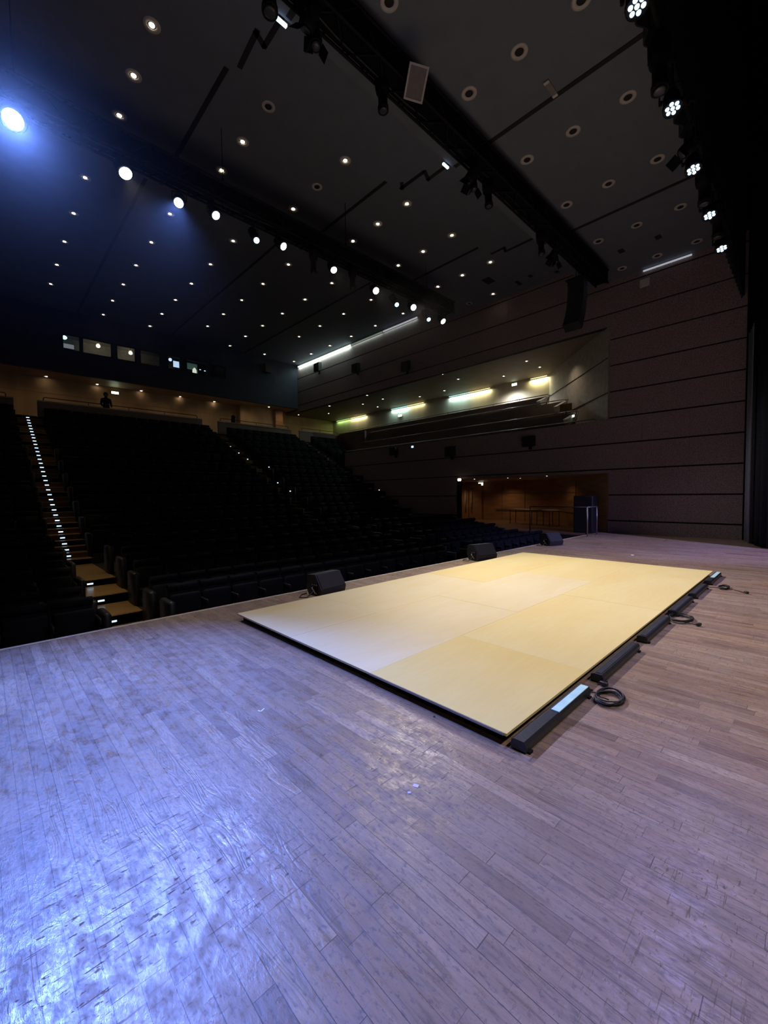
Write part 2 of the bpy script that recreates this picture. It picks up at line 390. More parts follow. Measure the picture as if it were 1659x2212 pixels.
# the wooden aisle stairs (three risers to each seat row on the rake)
AISLES = [(1.2, 2.1), (9.6, 10.5), (15.55, 16.3)]
def aisle_steps():
    out = []
    for (y, z) in STEPS[1:]: out.append((y, z))
    for i, (y, z) in enumerate(RAKE):
        zp = RAKE[i - 1][1] if i else STEPS[-1][1]
        if i == 0: out.append((y, z)); continue
        for k in range(3): out.append((y - 0.667 + 0.3335 * k, zp + (z - zp) * (k + 1) / 3))
    zp = RAKE[-1][1]
    for k in range(3): out.append((TOPY - 0.667 + 0.3335 * k, zp + (TOPZ - zp) * (k + 1) / 3))
    return out
AS = aisle_steps()
for ai, (xa, xb) in enumerate(AISLES):
    mb = MB(); seq = [(5.85, -0.78)] + AS
    for i, (y, z) in enumerate(seq):
        y1 = seq[i + 1][0] if i + 1 < len(seq) else 25.2
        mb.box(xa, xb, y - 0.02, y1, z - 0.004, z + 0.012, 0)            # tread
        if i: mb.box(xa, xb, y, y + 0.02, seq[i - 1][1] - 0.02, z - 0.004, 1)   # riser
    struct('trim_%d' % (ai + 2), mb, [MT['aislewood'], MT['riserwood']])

# right-hand side wall, panelled, with the lower recess and the upper gallery cut out
GR = [0.475 + 0.9665 * k for k in range(11)]
def panelled(mb, y0, y1, z0, z1, vj=1.4):
    zs = [z0] + [g for g in GR if z0 + 0.1 < g < z1 - 0.1] + [z1]
    mb.box(XR + 0.05, XR + 0.3, y0, y1, z0, z1, 1)
    for a, b in zip(zs[:-1], zs[1:]):
        lo = a + (0.025 if a in GR else 0); hi = b - (0.025 if b in GR else 0)
        yy = y0
        while yy < y1 - 1e-3:
            ye = min(y1, yy + vj)
            if y1 - ye < 0.3: ye = y1
            mb.box(XR, XR + 0.06, yy, ye - (0.004 if ye < y1 else 0), lo, hi, 0); yy = ye
mb = MB()
panelled(mb, 1.58, 5.48, 0, 9.5)
panelled(mb, 5.48, 12.4, 2.27, 4.28)
panelled(mb, 12.4, 21.4, -0.8, 4.28)
panelled(mb, 5.48, 26.85, 7.75, 11.3)
mb.box(XR + 0.02, XR + 0.3, 5.38, 5.46, 3.73, 4.28, 1)
struct('wall_right', mb, [MT['panel'], MT['joint']])
# lower recess: orange timber, soffit and doors
mb = MB()
mb.prism([(17.2, 5.55), (21.7, 9.85), (21.8, 9.75), (17.3, 5.45)], 'z', 0, 2.6, 0)
for z, h in ((0.62, 0.012), (1.55, 0.012)):
    mb.prism([(17.19, 5.57), (21.68, 9.87), (21.7, 9.85), (17.2, 5.55)], 'z', z, z + h, 1)
mb.prism([(19.2, 7.49), (19.215, 7.505), (19.23, 7.49), (19.215, 7.475)], 'z', 0, 2.4, 1)
struct('wall_recess_angled', mb, [MT['orange'], MT['riserwood']])
mb = MB(); mb.box(21.7, 21.8, 9.8, 16.2, 0, 2.6, 0)
for z, h in ((0.55, 0.10), (1.55, 0.012)): mb.box(21.67, 21.71, 9.9, 13.0, z, z + h, 1)
for y in (11.2, 12.6): mb.box(21.68, 21.71, y, y + 0.012, 0, 2.4, 1)
struct('wall_recess_back', mb, [MT['orange'], MT['riserwood']])
mb = MB(); mb.box(17.45, 21.8, 16.2, 16.3, 0, 2.6, 0); struct('wall_recess_end', mb, [MT['orange']])
mb = MB(); mb.box(17.15, 17.42, 12.4, 12.5, -0.05, 2.3, 0); struct('trim_6', mb, [MT['orange']])
mb = MB(); mb.prism([(17.2, 5.5), (22.0, 10.0), (22.0, 16.3), (17.2, 16.3)], 'z', 2.27, 2.4, 0)
struct('ceiling', mb, [MT['tan']])
# upper gallery recess
mb = MB()
mb.prism([(17.2, 5.55), (21.7, 9.85), (21.85, 9.75), (17.35, 5.45)], 'z', 3.4, 7.95, 0)
for z in (5.3, 6.6): mb.prism([(17.19, 5.57), (21.68, 9.87), (21.7, 9.85), (17.2, 5.55)], 'z', z, z + 0.02, 1)
mb.box(21.7, 21.85, 9.85, 28.7, 3.4, 7.9, 2)
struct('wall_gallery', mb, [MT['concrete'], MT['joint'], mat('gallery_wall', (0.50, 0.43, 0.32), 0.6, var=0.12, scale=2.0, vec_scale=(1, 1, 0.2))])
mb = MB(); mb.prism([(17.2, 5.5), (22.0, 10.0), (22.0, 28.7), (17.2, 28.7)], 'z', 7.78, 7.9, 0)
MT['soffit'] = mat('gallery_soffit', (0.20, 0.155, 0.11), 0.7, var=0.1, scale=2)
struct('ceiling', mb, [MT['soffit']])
TIER = [(17.15, 5.48, 4.28), (18.3, 7.25, 4.93), (19.3, 8.1, 5.72), (20.35, 9.4, 6.33)]
mb = MB()
for i, (x, y, z) in enumerate(TIER):
    if i: mb.box(x, x + 0.12, y, 27.5 if i > 2 else 21.6, 3.4, z, 0)
    x1 = TIER[i + 1][0] if i < 3 else 21.7
    mb.box(x + 0.1, x1, y + 0.3, 21.6, z - 0.95, z - 0.85, 1)
    if i:   # pale sloping stair side at the near end
        mb.prism([(x + 0.1, z + 0.02), (x + 0.1, z - 0.28), (x - 0.75, z - 0.58), (x - 0.95, z - 0.38)], 'y', y - 0.12, y + 0.05, 2)
struct('wall_gallery_terraces', mb, [MT['terrace'], MT['darkfloor'], MT['white']])

# ceiling: three lowered planes with risers between, dark slots at each bay joint
ZF, ZM, ZB = 9.4, 10.3, 11.16
CG = [-0.65, 3.93, 8.47, 13.05]
ZIG = {3.93: [((4.27, 6.3), (4.29, 7.66)), ((4.29, 7.66), (4.05, 7.53)), ((4.06, 7.5), (4.12, 8.35))],
       8.47: [((9.24, 6.3), (9.27, 7.70)), ((9.27, 7.68), (8.97, 7.56)), ((8.97, 7.6), (8.97, 8.44)), ((9.0, 8.42), (8.83, 8.28))],
       13.05: [((13.98, 6.3), (13.98, 8.0)), ((13.98, 8.0), (13.73, 7.9)), ((13.73, 7.9), (13.74, 8.42))]}
def slotbar(mb, a, b, w, z):
    a = Vector(a); b = Vector(b); t = (b - a).normalized(); n = Vector((-t.y, t.x)) * w / 2; a = a - t * w * 0.3; b = b + t * w * 0.3
    mb.prism([(a + n)[:], (b + n)[:], (b - n)[:], (a - n)[:]][::-1], 'z', z - 0.012, z - 0.001, 1)
mb = MB(); mb.box(XL, XR + 0.04, 1.75, 6.25, ZF, ZF + 0.1, 0)
for g in CG: mb.box(g - 0.05, g + 0.05, 1.8, 6.2, ZF - 0.012, ZF - 0.001, 1)
struct('ceiling', mb, [MT['ceiling'], MT['slot']])
mb = MB(); mb.box(XL, XR + 0.04, 6.27, 12.97, ZM, ZM + 0.1, 0)
for g in CG:
    mb.box(g - 0.05, g + 0.05, 8.55 if g > 0 else 6.27, 12.93, ZM - 0.012, ZM - 0.001, 1)
    for a, b in ZIG.get(g, []): slotbar(mb, a, b, 0.10, ZM)
struct('ceiling', mb, [MT['ceiling'], MT['slot']])
mb = MB(); mb.box(XL, XR + 0.04, 13.0, 26.85, ZB, ZB + 0.1, 0)
for g in CG: mb.box(g - 0.05, g + 0.05, 13.0, 26.8, ZB - 0.012, ZB - 0.001, 1)
struct('ceiling', mb, [MT['ceiling'], MT['slot']])
mb = MB(); mb.box(XL, XR + 0.04, 6.2, 6.26, ZF + 0.1, ZM + 0.1, 0); mb.box(XL, XR + 0.04, 12.93, 12.99, ZM + 0.1, ZB + 0.1, 0)
struct('trim_5', mb, [MT['ceiling']])
# far wall: fascia with the control booth windows, soffit, lower wall
mb = MB(); FY = 26.85
BX = [(ony(a, ya, FY)[0], ony(b, yb, FY)[0]) for a, ya, b, yb in ((135, 735, 173, 742), (178, 745, 241, 758), (252, 760, 293, 770), (303, 770, 346, 780), (362, 782, 390, 788), (402, 790, 449, 800), (456, 800, 487, 808))]
# measured window bays
mb.box(XL, XR + 0.3, FY, FY + 0.2, 7.97, 9.16, 0); mb.box(XL, XR + 0.3, FY, FY + 0.2, 9.94, 11.3, 0)
edges = [XL] + [v for p in BX for v in p] + [XR + 0.3]
for a, b in zip(edges[0::2], edges[1::2]): mb.box(a, b, FY, FY + 0.2, 9.16, 9.94, 0)
struct('wall_back', mb, [MT['fascia']])
mb = MB(); mb.box(XL, 22.0, FY + 0.2, 28.7, 7.97, 8.05, 0); mb.box(XL, 22.0, 28.6, 28.75, 5.0, 8.0, 0)
mb.box(15.9, 16.5, 27.9, 28.6, 5.2, 7.97, 1); mb.box(13.3, 15.9, 28.2, 28.6, 5.2, 7.97, 0)
mb.box(XL, 22.0, 28.585, 28.6, 7.15, 7.17, 1)
struct('wall_back_lower', mb, [MT['tan'], MT['orange']])
mb = MB()
PAR = [(XL, 1.2), (2.02, 9.45), (10.4, 15.4), (16.1, 19.6)]
for a, b in PAR:
    mb.box(a, b, 25.0, 25.15, 4.9, 6.02, 0); mb.box(a, b, 24.97, 25.18, 6.02, 6.08, 1)
mb.box(19.45, 19.6, 22.0, 25.1, 3.4, 6.05, 0)
struct('wall_parapet', mb, [MT['terrace'], MT['concrete']])
mb = MB(); mb.box(19.6, 21.9, 25.0, 28.7, 5.1, 5.26, 0); mb.box(17.42, 19.6, 21.4, 21.5, 2.0, 4.28, 0)
struct('floor', mb, [MT['darkfloor']])
# booth interior
BG = mat('booth_grey', (0.10, 0.10, 0.095), 0.8)
struct('wall_booth_back', MB().box(2.9, 12.0, 29.4, 29.5, 8.6, 10.5), [BG]); struct('floor_booth', MB().box(2.9, 12.0, FY + 0.2, 29.5, 8.5, 8.6), [BG])
struct('ceiling', MB().box(2.9, 12.0, FY + 0.2, 29.5, 10.5, 10.6), [BG])
struct('wall_booth_left', MB().box(2.8, 2.9, FY + 0.2, 29.5, 8.6, 10.6), [BG]); struct('wall_booth_right', MB().box(12.0, 12.1, FY + 0.2, 29.5, 8.6, 10.6), [BG])
for i, (a, b) in enumerate(BX):
    f = MB()
    for q in ((a, b, 9.14, 9.19), (a, b, 9.91, 9.96)): f.box(q[0], q[1], FY - 0.02, FY + 0.1, q[2], q[3], 0)
    for x in (a, b): f.box(x - 0.03, x + 0.03, FY - 0.02, FY + 0.1, 9.14, 9.96, 0)
    w = struct('window_%d' % (i + 1), f, [MT['blackmetal']])
    g = MB().box(a + 0.03, b - 0.03, FY + 0.04, FY + 0.046, 9.19, 9.91).build('pane', MT['glass'], w)
# enclosure: left wall, stage house
mb = MB(); mb.box(XL - 0.2, XL, -7, 28.7, -1.0, 11.4, 0); struct('wall_left', mb, [MT['panel']])
mb = MB(); mb.box(XL - 0.2, 22, -7.2, -7, -1, 16, 0); mb.box(XR + 0.3, XR + 0.5, -7, 1.5, 0, 16, 0); mb.box(XL - 0.2, 22, -7, 1.0, 16, 16.1, 0)
mb.box(XL - 0.2, XL, -7, 1.0, 11.4, 16, 0); mb.box(XR + 0.06, XR + 0.3, 1.3, 1.58, 0, 15.9, 0); mb.box(XR + 0.3, XR + 0.5, 1.5, 1.8, 9.4, 16, 0); mb.box(XL - 0.2, XR + 0.5, 1.0, 2.2, 15.95, 16.1, 0)
mb.box(XL, XR + 0.3, 1.72, 1.80, 9.4, 15.95, 0)
struct('wall_stage', mb, [MT['black']])

# ================================================================== THE STAGE
# raised dance floor: nine plywood sheets on a black frame
X0, X1, Y0, Y1, ZT = 2.24, 9.56, 1.27, 4.98, 0.09
df = empty('raised_dance_floor', (X0, Y0, 0))
tag(df, 'large raised yellow plywood dance floor lying on the oak stage', 'dance floor')
mb = MB()
mb.box(0.06, X1 - X0 - 0.06, 0.05, Y1 - Y0 - 0.05, 0.0, ZT - 0.019, 0)
mb.build('base_frame', MT['black'], df)
rows = [(0, 1.237, [0, 1.27, 3.71, 6.15, 7.32]), (1.237, 2.473, [0, 2.44, 4.88, 7.32]), (2.473, 3.71, [0, 1.22, 3.66, 6.10, 7.32])]
WARM = {(0, 0): 2, (0, 1): 1, (0, 2): 1, (0, 3): 1, (1, 0): 0, (1, 1): 0, (1, 2): 1, (2, 0): 0, (2, 1): 0, (2, 2): 1, (2, 3): 1}  # zero marks sheets paled for the light falling on them
k = 0
for ri, (ya, yb, xs) in enumerate(rows):
    for ci in range(len(xs) - 1):
        g = 0.0012
        MB().box(xs[ci] + g, xs[ci + 1] - g, ya + g, yb - g, ZT - 0.018, ZT + 0.0 - (0.0006 if (ri + ci) % 2 else 0)).build('plywood_sheet', ply(k, WARM[(ri, ci)]), df); k += 1
# pale worn band on the near edge
e = MB().box(-0.003, 0.0, 0.02, 1.25, ZT - 0.018, ZT - 0.002).build('edge_strip', MT['concrete'], df); e['label'] = 'pale bare edge strip'

# LED battens lying along the upstage edge of the dance floor
BT = [(2.26, 3.28), (3.55, 4.56), (4.82, 5.78), (6.12, 7.12), (7.33, 8.25), (8.57, 9.62)]
blab = ['with a pale lens, nearest the dance floor corner', 'between the nearest coil and the second gap', 'third from the near corner, beside the middle cable coil',
        'fourth from the near corner, just beyond the middle cable coil', 'second from the far corner', 'with a pale lens at the far corner']
for i, (a, b) in enumerate(BT):
    o = empty('led_batten', (a, 1.2, 0)); tag(o, 'long black floor light batten ' + blab[i], 'stage light', 'light battens along the dance floor')
    ln = b - a; h = 0.072
    MB().prism([(-0.045, 0.012), (0.05, 0.012), (0.055, 0.03), (0.05, h - 0.01), (0.03, h), (-0.03, h), (-0.045, h - 0.02)], 'x', 0, ln).build('housing', MT['blackplastic'], o)
    MB().box(0.02, 0.06, -0.06, 0.06, 0, 0.014).build('foot', MT['blackmetal'], o); MB().box(ln - 0.06, ln - 0.02, -0.06, 0.06, 0, 0.014).build('foot', MT['blackmetal'], o)
    l0 = 0.5 if i == 0 else 0.03
    if i in (0, 5):
        l0 = 0.48 if i == 0 else 0.35
        lb = MB(); lb.box(l0, ln - 0.02, -0.035, 0.02, h, h + 0.006); lb.build('lens', MT['battenlens'], o)['label'] = 'milky white lens strip'
    else:
        MB().box(l0, ln - 0.03, -0.02, 0.02, h, h + 0.004).build('lens', MT['dead'], o)

# cable coils
def coil(cx, cy, rx, ry, turns, tail, plug, label, seed, extra=0.0):
    rnd = random.Random(seed); o = empty('cable_coil', (cx, cy, 0)); tag(o, label, 'cable', 'coiled black cables by the dance floor')
    pts = []
    for t in range(turns * 24 + 1):
        a = 2 * PI * t / 24; f = 1 + 0.07 * math.sin(a * 0.37 + seed) + 0.05 * rnd.uniform(-1, 1) * 0.3 + 0.05 * math.sin(3.1 * t / 24)
        pts.append((rx * f * math.cos(a) + 0.02 * math.sin(t * 0.11) + extra * math.sin(a * 0.5), ry * f * math.sin(a), 0.008 + 0.006 * (t // 24) * 0.9 + 0.004 * math.sin(a * 2 + t * 0.1)))
    MB().tube(pts, 0.0055, 6).build('cable', MT['cable'], o)
    MB().tube([(p[0] - cx, p[1] - cy, p[2]) for p in tail], 0.005, 6).build('lead', MT['cable'], o)
    p = (plug[0] - cx, plug[1] - cy, 0.02)
    m = MB(); m.box(-0.03, 0.03, -0.016, 0.016, -0.014, 0.018, bev=0.006); m.box(0.03, 0.045, -0.006, 0.006, -0.004, 0.006)
    m.xf(Matrix.Translation(p) @ Matrix.Rotation(seed * 1.3, 4, 'Z')); m.build('plug', MT['blackplastic'], o)
    return o
coil(3.31, 1.035, 0.13, 0.085, 6, [(3.29, 1.2, 0.03), (3.33, 1.19, 0.008), (3.36, 1.13, 0.006), (3.30, 1.10, 0.012), (3.25, 1.02, 0.03)], (3.52, 1.14, 0), 'neat oval coil of black cable nearest the camera with a taped lead', 1)
coil(6.02, 1.10, 0.17, 0.11, 6, [(5.79, 1.2, 0.03), (5.85, 1.18, 0.008), (5.9, 1.1, 0.012), (5.85, 1.0, 0.02), (5.86, 0.93, 0.012)], (5.87, 0.90, 0), 'untidy double loop of black cable halfway along the dance floor', 2, 0.05)
coil(8.45, 0.98, 0.15, 0.06, 5, [(8.30, 1.2, 0.03), (8.36, 1.15, 0.008), (8.42, 1.0, 0.012), (8.38, 0.86, 0.012), (8.24, 0.72, 0.010)], (8.22, 0.69, 0), 'small flat coil of black cable at the far end with a bright connector', 3)
m = MB(); m.box(-0.035, 0.035, -0.03, 0.012, 0, 0.003); m.box(-0.03, 0.03, 0.018, 0.032, 0, 0.003)
tag(m.build('gaffer_tape', MT['black'], None, (3.36, 1.205, 0.0)), 'black gaffer tape patch holding the nearest cable lead', 'tape')
# marks on the boards
def decal(name, px, py, w, h, rot, mt, label, cat='tape', z=0.001):
    x, y, _ = onz(px, py); m = MB().box(-w / 2, w / 2, -h / 2, h / 2, 0, z); o = m.build(name, mt, None, (x, y, 0)); o.rotation_euler = (0, 0, rot)
    return tag(o, label, cat)
x, y, _ = onz(563, 1537)
m = MB(); m.box(0, 0.045, -0.004, 0.004, 0, 0.001); m2 = len(m.v); m.box(0, 0.03, -0.004, 0.004, 0, 0.001); m.xf(Matrix.Rotation(1.2, 4, 'Z'), m2)
o = m.build('tape_mark', MT['tapew'], None, (x, y, 0)); o.rotation_euler = (0, 0, 0.5); tag(o, 'small white V shaped tape mark on bare boards left of the dance floor', 'tape')
decal('tape_scrap', 898, 1697, 0.022, 0.03, 0.4, MT['tapep'], 'lilac scrap of tape on the boards below the dance floor corner')
decal('tape_scrap', 884, 1712, 0.012, 0.016, 0.9, MT['tapep'], 'smaller lilac scrap of tape beside a larger one')
decal('paper_scrap', 1366, 1199, 0.10, 0.06, 0.2, MT['tapew'], 'tiny white paper scrap on the far right of the stage', 'scrap')
decal('floor_scuff', 938, 1548, 0.02, 0.012, 0.5, MT['slot'], 'small black scuff chip beside the dance floor near edge', 'mark')
decal('floor_scuff', 128, 1950, 0.022, 0.010, 0.9, MT['riserwood'], 'brown chip in the boards at lower left', 'mark')
decal('floor_hatch', 1437, 1168, 0.5, 0.02, 0.0, MT['slot'], 'thin dark hatch joint on the far right of the stage', 'hatch')

# stage monitors
def wedge(px, cx, cy, rz, sc, label):
    o = empty('stage_monitor', (cx, cy, 0), (0, 0, rz)); tag(o, label, 'loudspeaker', 'stage monitors along the front edge')
    # cabinet: profile in (y,z), length along x. grille faces upstage (-y), handles and sockets on the left end
    W_, D, H = 0.52 * sc, 0.36 * sc, 0.33 * sc
    prof = [(-D * 0.42, 0.0), (D * 0.30, 0.0), (D * 0.5, H * 0.35), (D * 0.42, H * 0.95), (-D * 0.10, H), (-D * 0.5, H * 0.32)]
    MB().prism(prof, 'x', -W_ / 2, W_ / 2).build('cabinet', MT['blackplastic'], o)
    # grille on the sloping front
    a = Vector((0, -D * 0.12, H * 0.97)); b = Vector((0, -D * 0.49, H * 0.35)); nrm = Vector((0, -(H * 0.62), D * 0.37)).normalized()
    g = MB(); n = 0
    p = [(-D * 0.12 - 0.0, H * 0.965), (-D * 0.485, H * 0.35), (-D * 0.485 - 0.012, H * 0.355), (-D * 0.12 - 0.012, H * 0.975)]
    g.prism(p, 'x', -W_ * 0.46, W_ * 0.46); g.build('grille', MT['grille'], o)
    h = MB()
    h.box(-W_ / 2 - 0.006, -W_ / 2 + 0.001, -D * 0.28, D * 0.08, H * 0.08, H * 0.6); h.build('socket_plate', MT['blackmetal'], o)
    hh = MB()
    for i in range(3): hh.tube([(-W_ / 2 - 0.012, -D * 0.2 + i * 0.045, H * 0.52), (-W_ / 2 - 0.004, -D * 0.2 + i * 0.045, H * 0.52)], 0.013, 10)
    hh.build('socket', MT['chrome'], o)
    k = MB(); k.tube([(-W_ / 2 - 0.003, -D * 0.22, H * 0.12), (-W_ / 2 - 0.035, -D * 0.2, H * 0.16), (-W_ / 2 - 0.035, 0, H * 0.38), (-W_ / 2 - 0.003, D * 0.03, H * 0.42)], 0.009, 8)
    k.build('handle', MT['chrome'], o)
    c = MB(); c.tube([(-W_ / 2 - 0.01, -D * 0.1, H * 0.3), (-W_ / 2 - 0.08, -D * 0.12, 0.06), (-W_ / 2 - 0.16, -D * 0.1, 0.008), (-W_ / 2 - 0.22, D * 0.2, 0.008), (-W_ / 2 - 0.10, D * 0.5, 0.008), (-W_ / 2 + 0.02, D * 0.55, 0.008)], 0.007, 6)
    c.build('cable', MT['cable'], o)
    return o
wedge(0, 3.90, 5.38, 0.10, 1.0, 'black wedge stage monitor nearest the camera at the stage edge')
wedge(0, 8.42, 5.42, -0.25, 1.12, 'black wedge stage monitor in the middle of the three at the stage edge')
wedge(0, 12.12, 5.42, -0.25, 1.12, 'black wedge stage monitor farthest along the stage edge')

# handrails at the far stage corner
o = empty('handrail', (15.1, 5.5, 0)); tag(o, 'short metal handrail on two posts at far stage corner', 'handrail')
MB().tube([(0.05, 0, 1.03), (0.95, 0, 1.03)], 0.022, 10).build('rail', MT['chrome'], o)
for x in (0.05, 0.95):
    q = MB(); q.tube([(x, 0, 0), (x, 0, 1.03)], 0.022, 10); q.tube([(x, 0, 0), (x, 0, 0.012)], 0.05, 12); q.build('post', MT['chrome'], o)
o = empty('handrail', (16.03, 5.75, 0)); tag(o, 'long dark handrail along the edge of the side walkway', 'handrail')
MB().tube([(0, 0.1, 1.0), (0, 2.3, 1.0)], 0.022, 10).build('rail', MT['darkrail'], o)
for y in (0.1, 2.3):
    q = MB(); q.tube([(0, y, 0), (0, y, 1.0)], 0.022, 10); q.tube([(0, y, 0), (0, y, 0.012)], 0.05, 12); q.build('post', MT['darkrail'], o)
# black cabinet in the corner
o = MB().box(-0.3, 0.3, -0.35, 0.35, 0.0, 1.42, bev=0.02).build('speaker_cabinet', MT['blackplastic'], None, (17.0 - 0.22, 6.15, 0)); tag(o, 'tall black loudspeaker cabinet against the side wall behind the handrails', 'loudspeaker')
MB().box(-0.306, -0.299, -0.31, 0.31, 0.05, 1.37).build('grille', MT['grille'], o)
# tables in the recess
def table(x, y, rz, w, label):
    o = empty('folding_table', (x, y, 0), (0, 0, rz)); tag(o, label, 'table')
    MB().box(-w / 2, w / 2, -0.3, 0.3, 0.71, 0.745, bev=0.01).build('table_top', MT['concrete'], o)
    for sx in (-1, 1):
        for sy in (-1, 1): MB().tube([(sx * (w / 2 - 0.12), sy * 0.22, 0), (sx * (w / 2 - 0.12), sy * 0.22, 0.71)], 0.016, 8).build('leg', MT['darkrail'], o)
    return o
table(19.6, 10.2, PI / 2 - 0.15, 1.5, 'pale topped folding table against panelling in the side recess')
table(19.2, 8.6, PI / 4, 1.0, 'darker small table near the corner of the side recess')

# doors in the recess
for i, (ya, yb) in enumerate(((13.95, 14.82), (14.86, 15.75))):
    f = MB().box(21.6, 21.7, ya, yb, 0, 2.15); d = struct('door_%d' % (i + 1), f, [MT['orange']])
    MB().tube([(21.55, (yb - 0.2) if i == 0 else (ya + 0.2), 0.45), (21.55, (yb - 0.2) if i == 0 else (ya + 0.2), 1.75)], 0.035, 8).build('handle', MT['white'], d)

# stage drapes
def drape(name, path, z0, z1, label, amp=0.06, wave=0.22, th=0.02, fall=None):
    # follow the plan path with vertical folds, real thickness
    P = [Vector((p[0], p[1], 0)) for p in path]; seg = []; tot = 0
    pts = []
    for a, b in zip(P[:-1], P[1:]):
        n = max(1, int((b - a).length / 0.035))
        for i in range(n): pts.append((a.lerp(b, i / n), (b - a).normalized()))
    pts.append((P[-1], (P[-1] - P[-2]).normalized()))
    out = []; s = 0
    for i, (p, t) in enumerate(pts):
        if i: s += (p - pts[i - 1][0]).length
        nrm = Vector((-t.y, t.x, 0))
        out.append((p + nrm * amp * math.sin(2 * PI * s / wave + 0.6 * math.sin(s * 2.1)), nrm))
    mb = MB(); k = len(out)
    for z in (z0, z1):
        for sgn in (0, 1):
            for p, nrm in out: mb.v.append((p.x + nrm.x * th * sgn, p.y + nrm.y * th * sgn, z))
    A, B, C_, D_ = 0, k, 2 * k, 3 * k
    for i in range(k - 1):
        mb.face([A + i, A + i + 1, C_ + i + 1, C_ + i], 0, True); mb.face([B + i + 1, B + i, D_ + i, D_ + i + 1], 0, True)
        mb.face([A + i + 1, A + i, B + i, B + i + 1]); mb.face([C_ + i, C_ + i + 1, D_ + i + 1, D_ + i])
    mb.face([A, C_, D_, B]); mb.face([A + k - 1, B + k - 1, D_ + k - 1, C_ + k - 1])
    return tag(mb.build(name, MT['drape']), label, 'curtain')
MT['drape'] = mat('black_velour', (0.020, 0.022, 0.028), 0.95, var=0.3, scale=30, bump=0.1, spec=0.1)
MT['drape_lit'] = mat('lit_black_velour', (0.22, 0.24, 0.30), 0.95, var=0.2, scale=30, bump=0.1, spec=0.1)  # black velour lightened in colour for the light on its folds
o = drape('leg_curtain', [(16.9, 1.50), (16.35, 1.36), (15.9, 1.28)], 0.02, 6.27, 'narrow black curtain edge, greyed as if lit, hanging beside the side wall', 0.05, 0.28); o.data.materials[0] = MT['drape_lit']
drape('leg_curtain', [(15.9, 1.18), (15.3, 1.08), (14.8, 0.78), (14.6, 0.0), (14.6, -3.0), (14.6, -6.5)], 0.02, 6.27, 'wide black curtain filling the right edge of the stage', 0.05, 0.3)
drape('border_curtain', [(XL + 0.05, 1.66), (17.0, 1.66)], 7.45, 15.9, 'long black border curtain hanging over the front of the stage', 0.04, 0.35)

# ================================================================== TRUSSES AND LIGHTS
def truss(name, x0, x1, yc, zc, w, h, label, fill=True):
    o = empty(name, (x0, yc, zc)); tag(o, label, 'truss'); L_ = x1 - x0
    ch = MB()
    for sy in (-1, 1):
        for sz in (-1, 1): ch.tube([(0, sy * w / 2, sz * h / 2), (L_, sy * w / 2, sz * h / 2)], 0.028, 8)
    ch.build('chords', MT['blackmetal'], o)
    la = MB(); n = int(L_ / 0.45)
    for i in range(n):
        a = i * L_ / n; b = (i + 1) * L_ / n; s = 1 if i % 2 else -1
        for sy in (-1, 1): la.tube([(a, sy * w / 2, -s * h / 2), (b, sy * w / 2, s * h / 2)], 0.014, 6)
        for sz in (-1, 1): la.tube([(a, -s * w / 2, sz * h / 2), (b, s * w / 2, sz * h / 2)], 0.014, 6)
    la.build('lattice', MT['blackmetal'], o)
    cb = MB(); rnd = random.Random(int(x1 * 10))
    for k in range(9):
        yy = rnd.uniform(-w * 0.4, w * 0.4); pts = []
        for i in range(int(L_ / 0.8) + 1): pts.append((i * 0.8, yy + rnd.uniform(-0.05, 0.05), -h / 2 + 0.05 + 0.04 * k * 0.6 + rnd.uniform(-0.03, 0.03)))
        cb.tube(pts, 0.025, 5)
    cb.build('cable_bundle', MT['cable'], o)
    MB().box(0.0, L_, -w * 0.47, w * 0.47, -h * 0.40, h * 0.42).build('cable_tray', MT['black'], o)
    for i in range(5):
        hg = MB()
        xx = L_ * (0.08 + 0.21 * i); hg.tube([(xx, 0, h / 2), (xx, 0, (ZF if yc < 6 else ZM) - zc - 0.01)], 0.008, 6)
        hg.tube([(xx, 0, h / 2), (xx, 0, h / 2 + 0.22)], 0.03, 8)
        hg.build('hoist_chain', MT['blackmetal'], o)
    return o
truss('lighting_truss', -4.5, 15.85, 5.34, 8.98, 0.40, 0.42, 'thick black lighting truss crossing the ceiling nearest the stage')
truss('lighting_truss', -4.5, 13.35, 10.0, 8.70, 0.40, 0.40, 'black lighting truss farther over the seats carrying the lit spotlights')
tb = MB(); tb.tube([(-4.5, 1.45, 7.22), (12.6, 1.45, 7.22)], 0.03, 8)
o = tag(tb.build('lighting_bar', MT['blackmetal']), 'black lighting bar in front of the border curtain with the LED pars', 'lighting bar')
hb = MB()
for x in (-3, 1, 5, 9, 12.4): hb.tube([(x, 1.45, 7.22), (x, 1.45, 15.9)], 0.006, 6)
hb.build('suspension_wire', MT['blackmetal'], o)

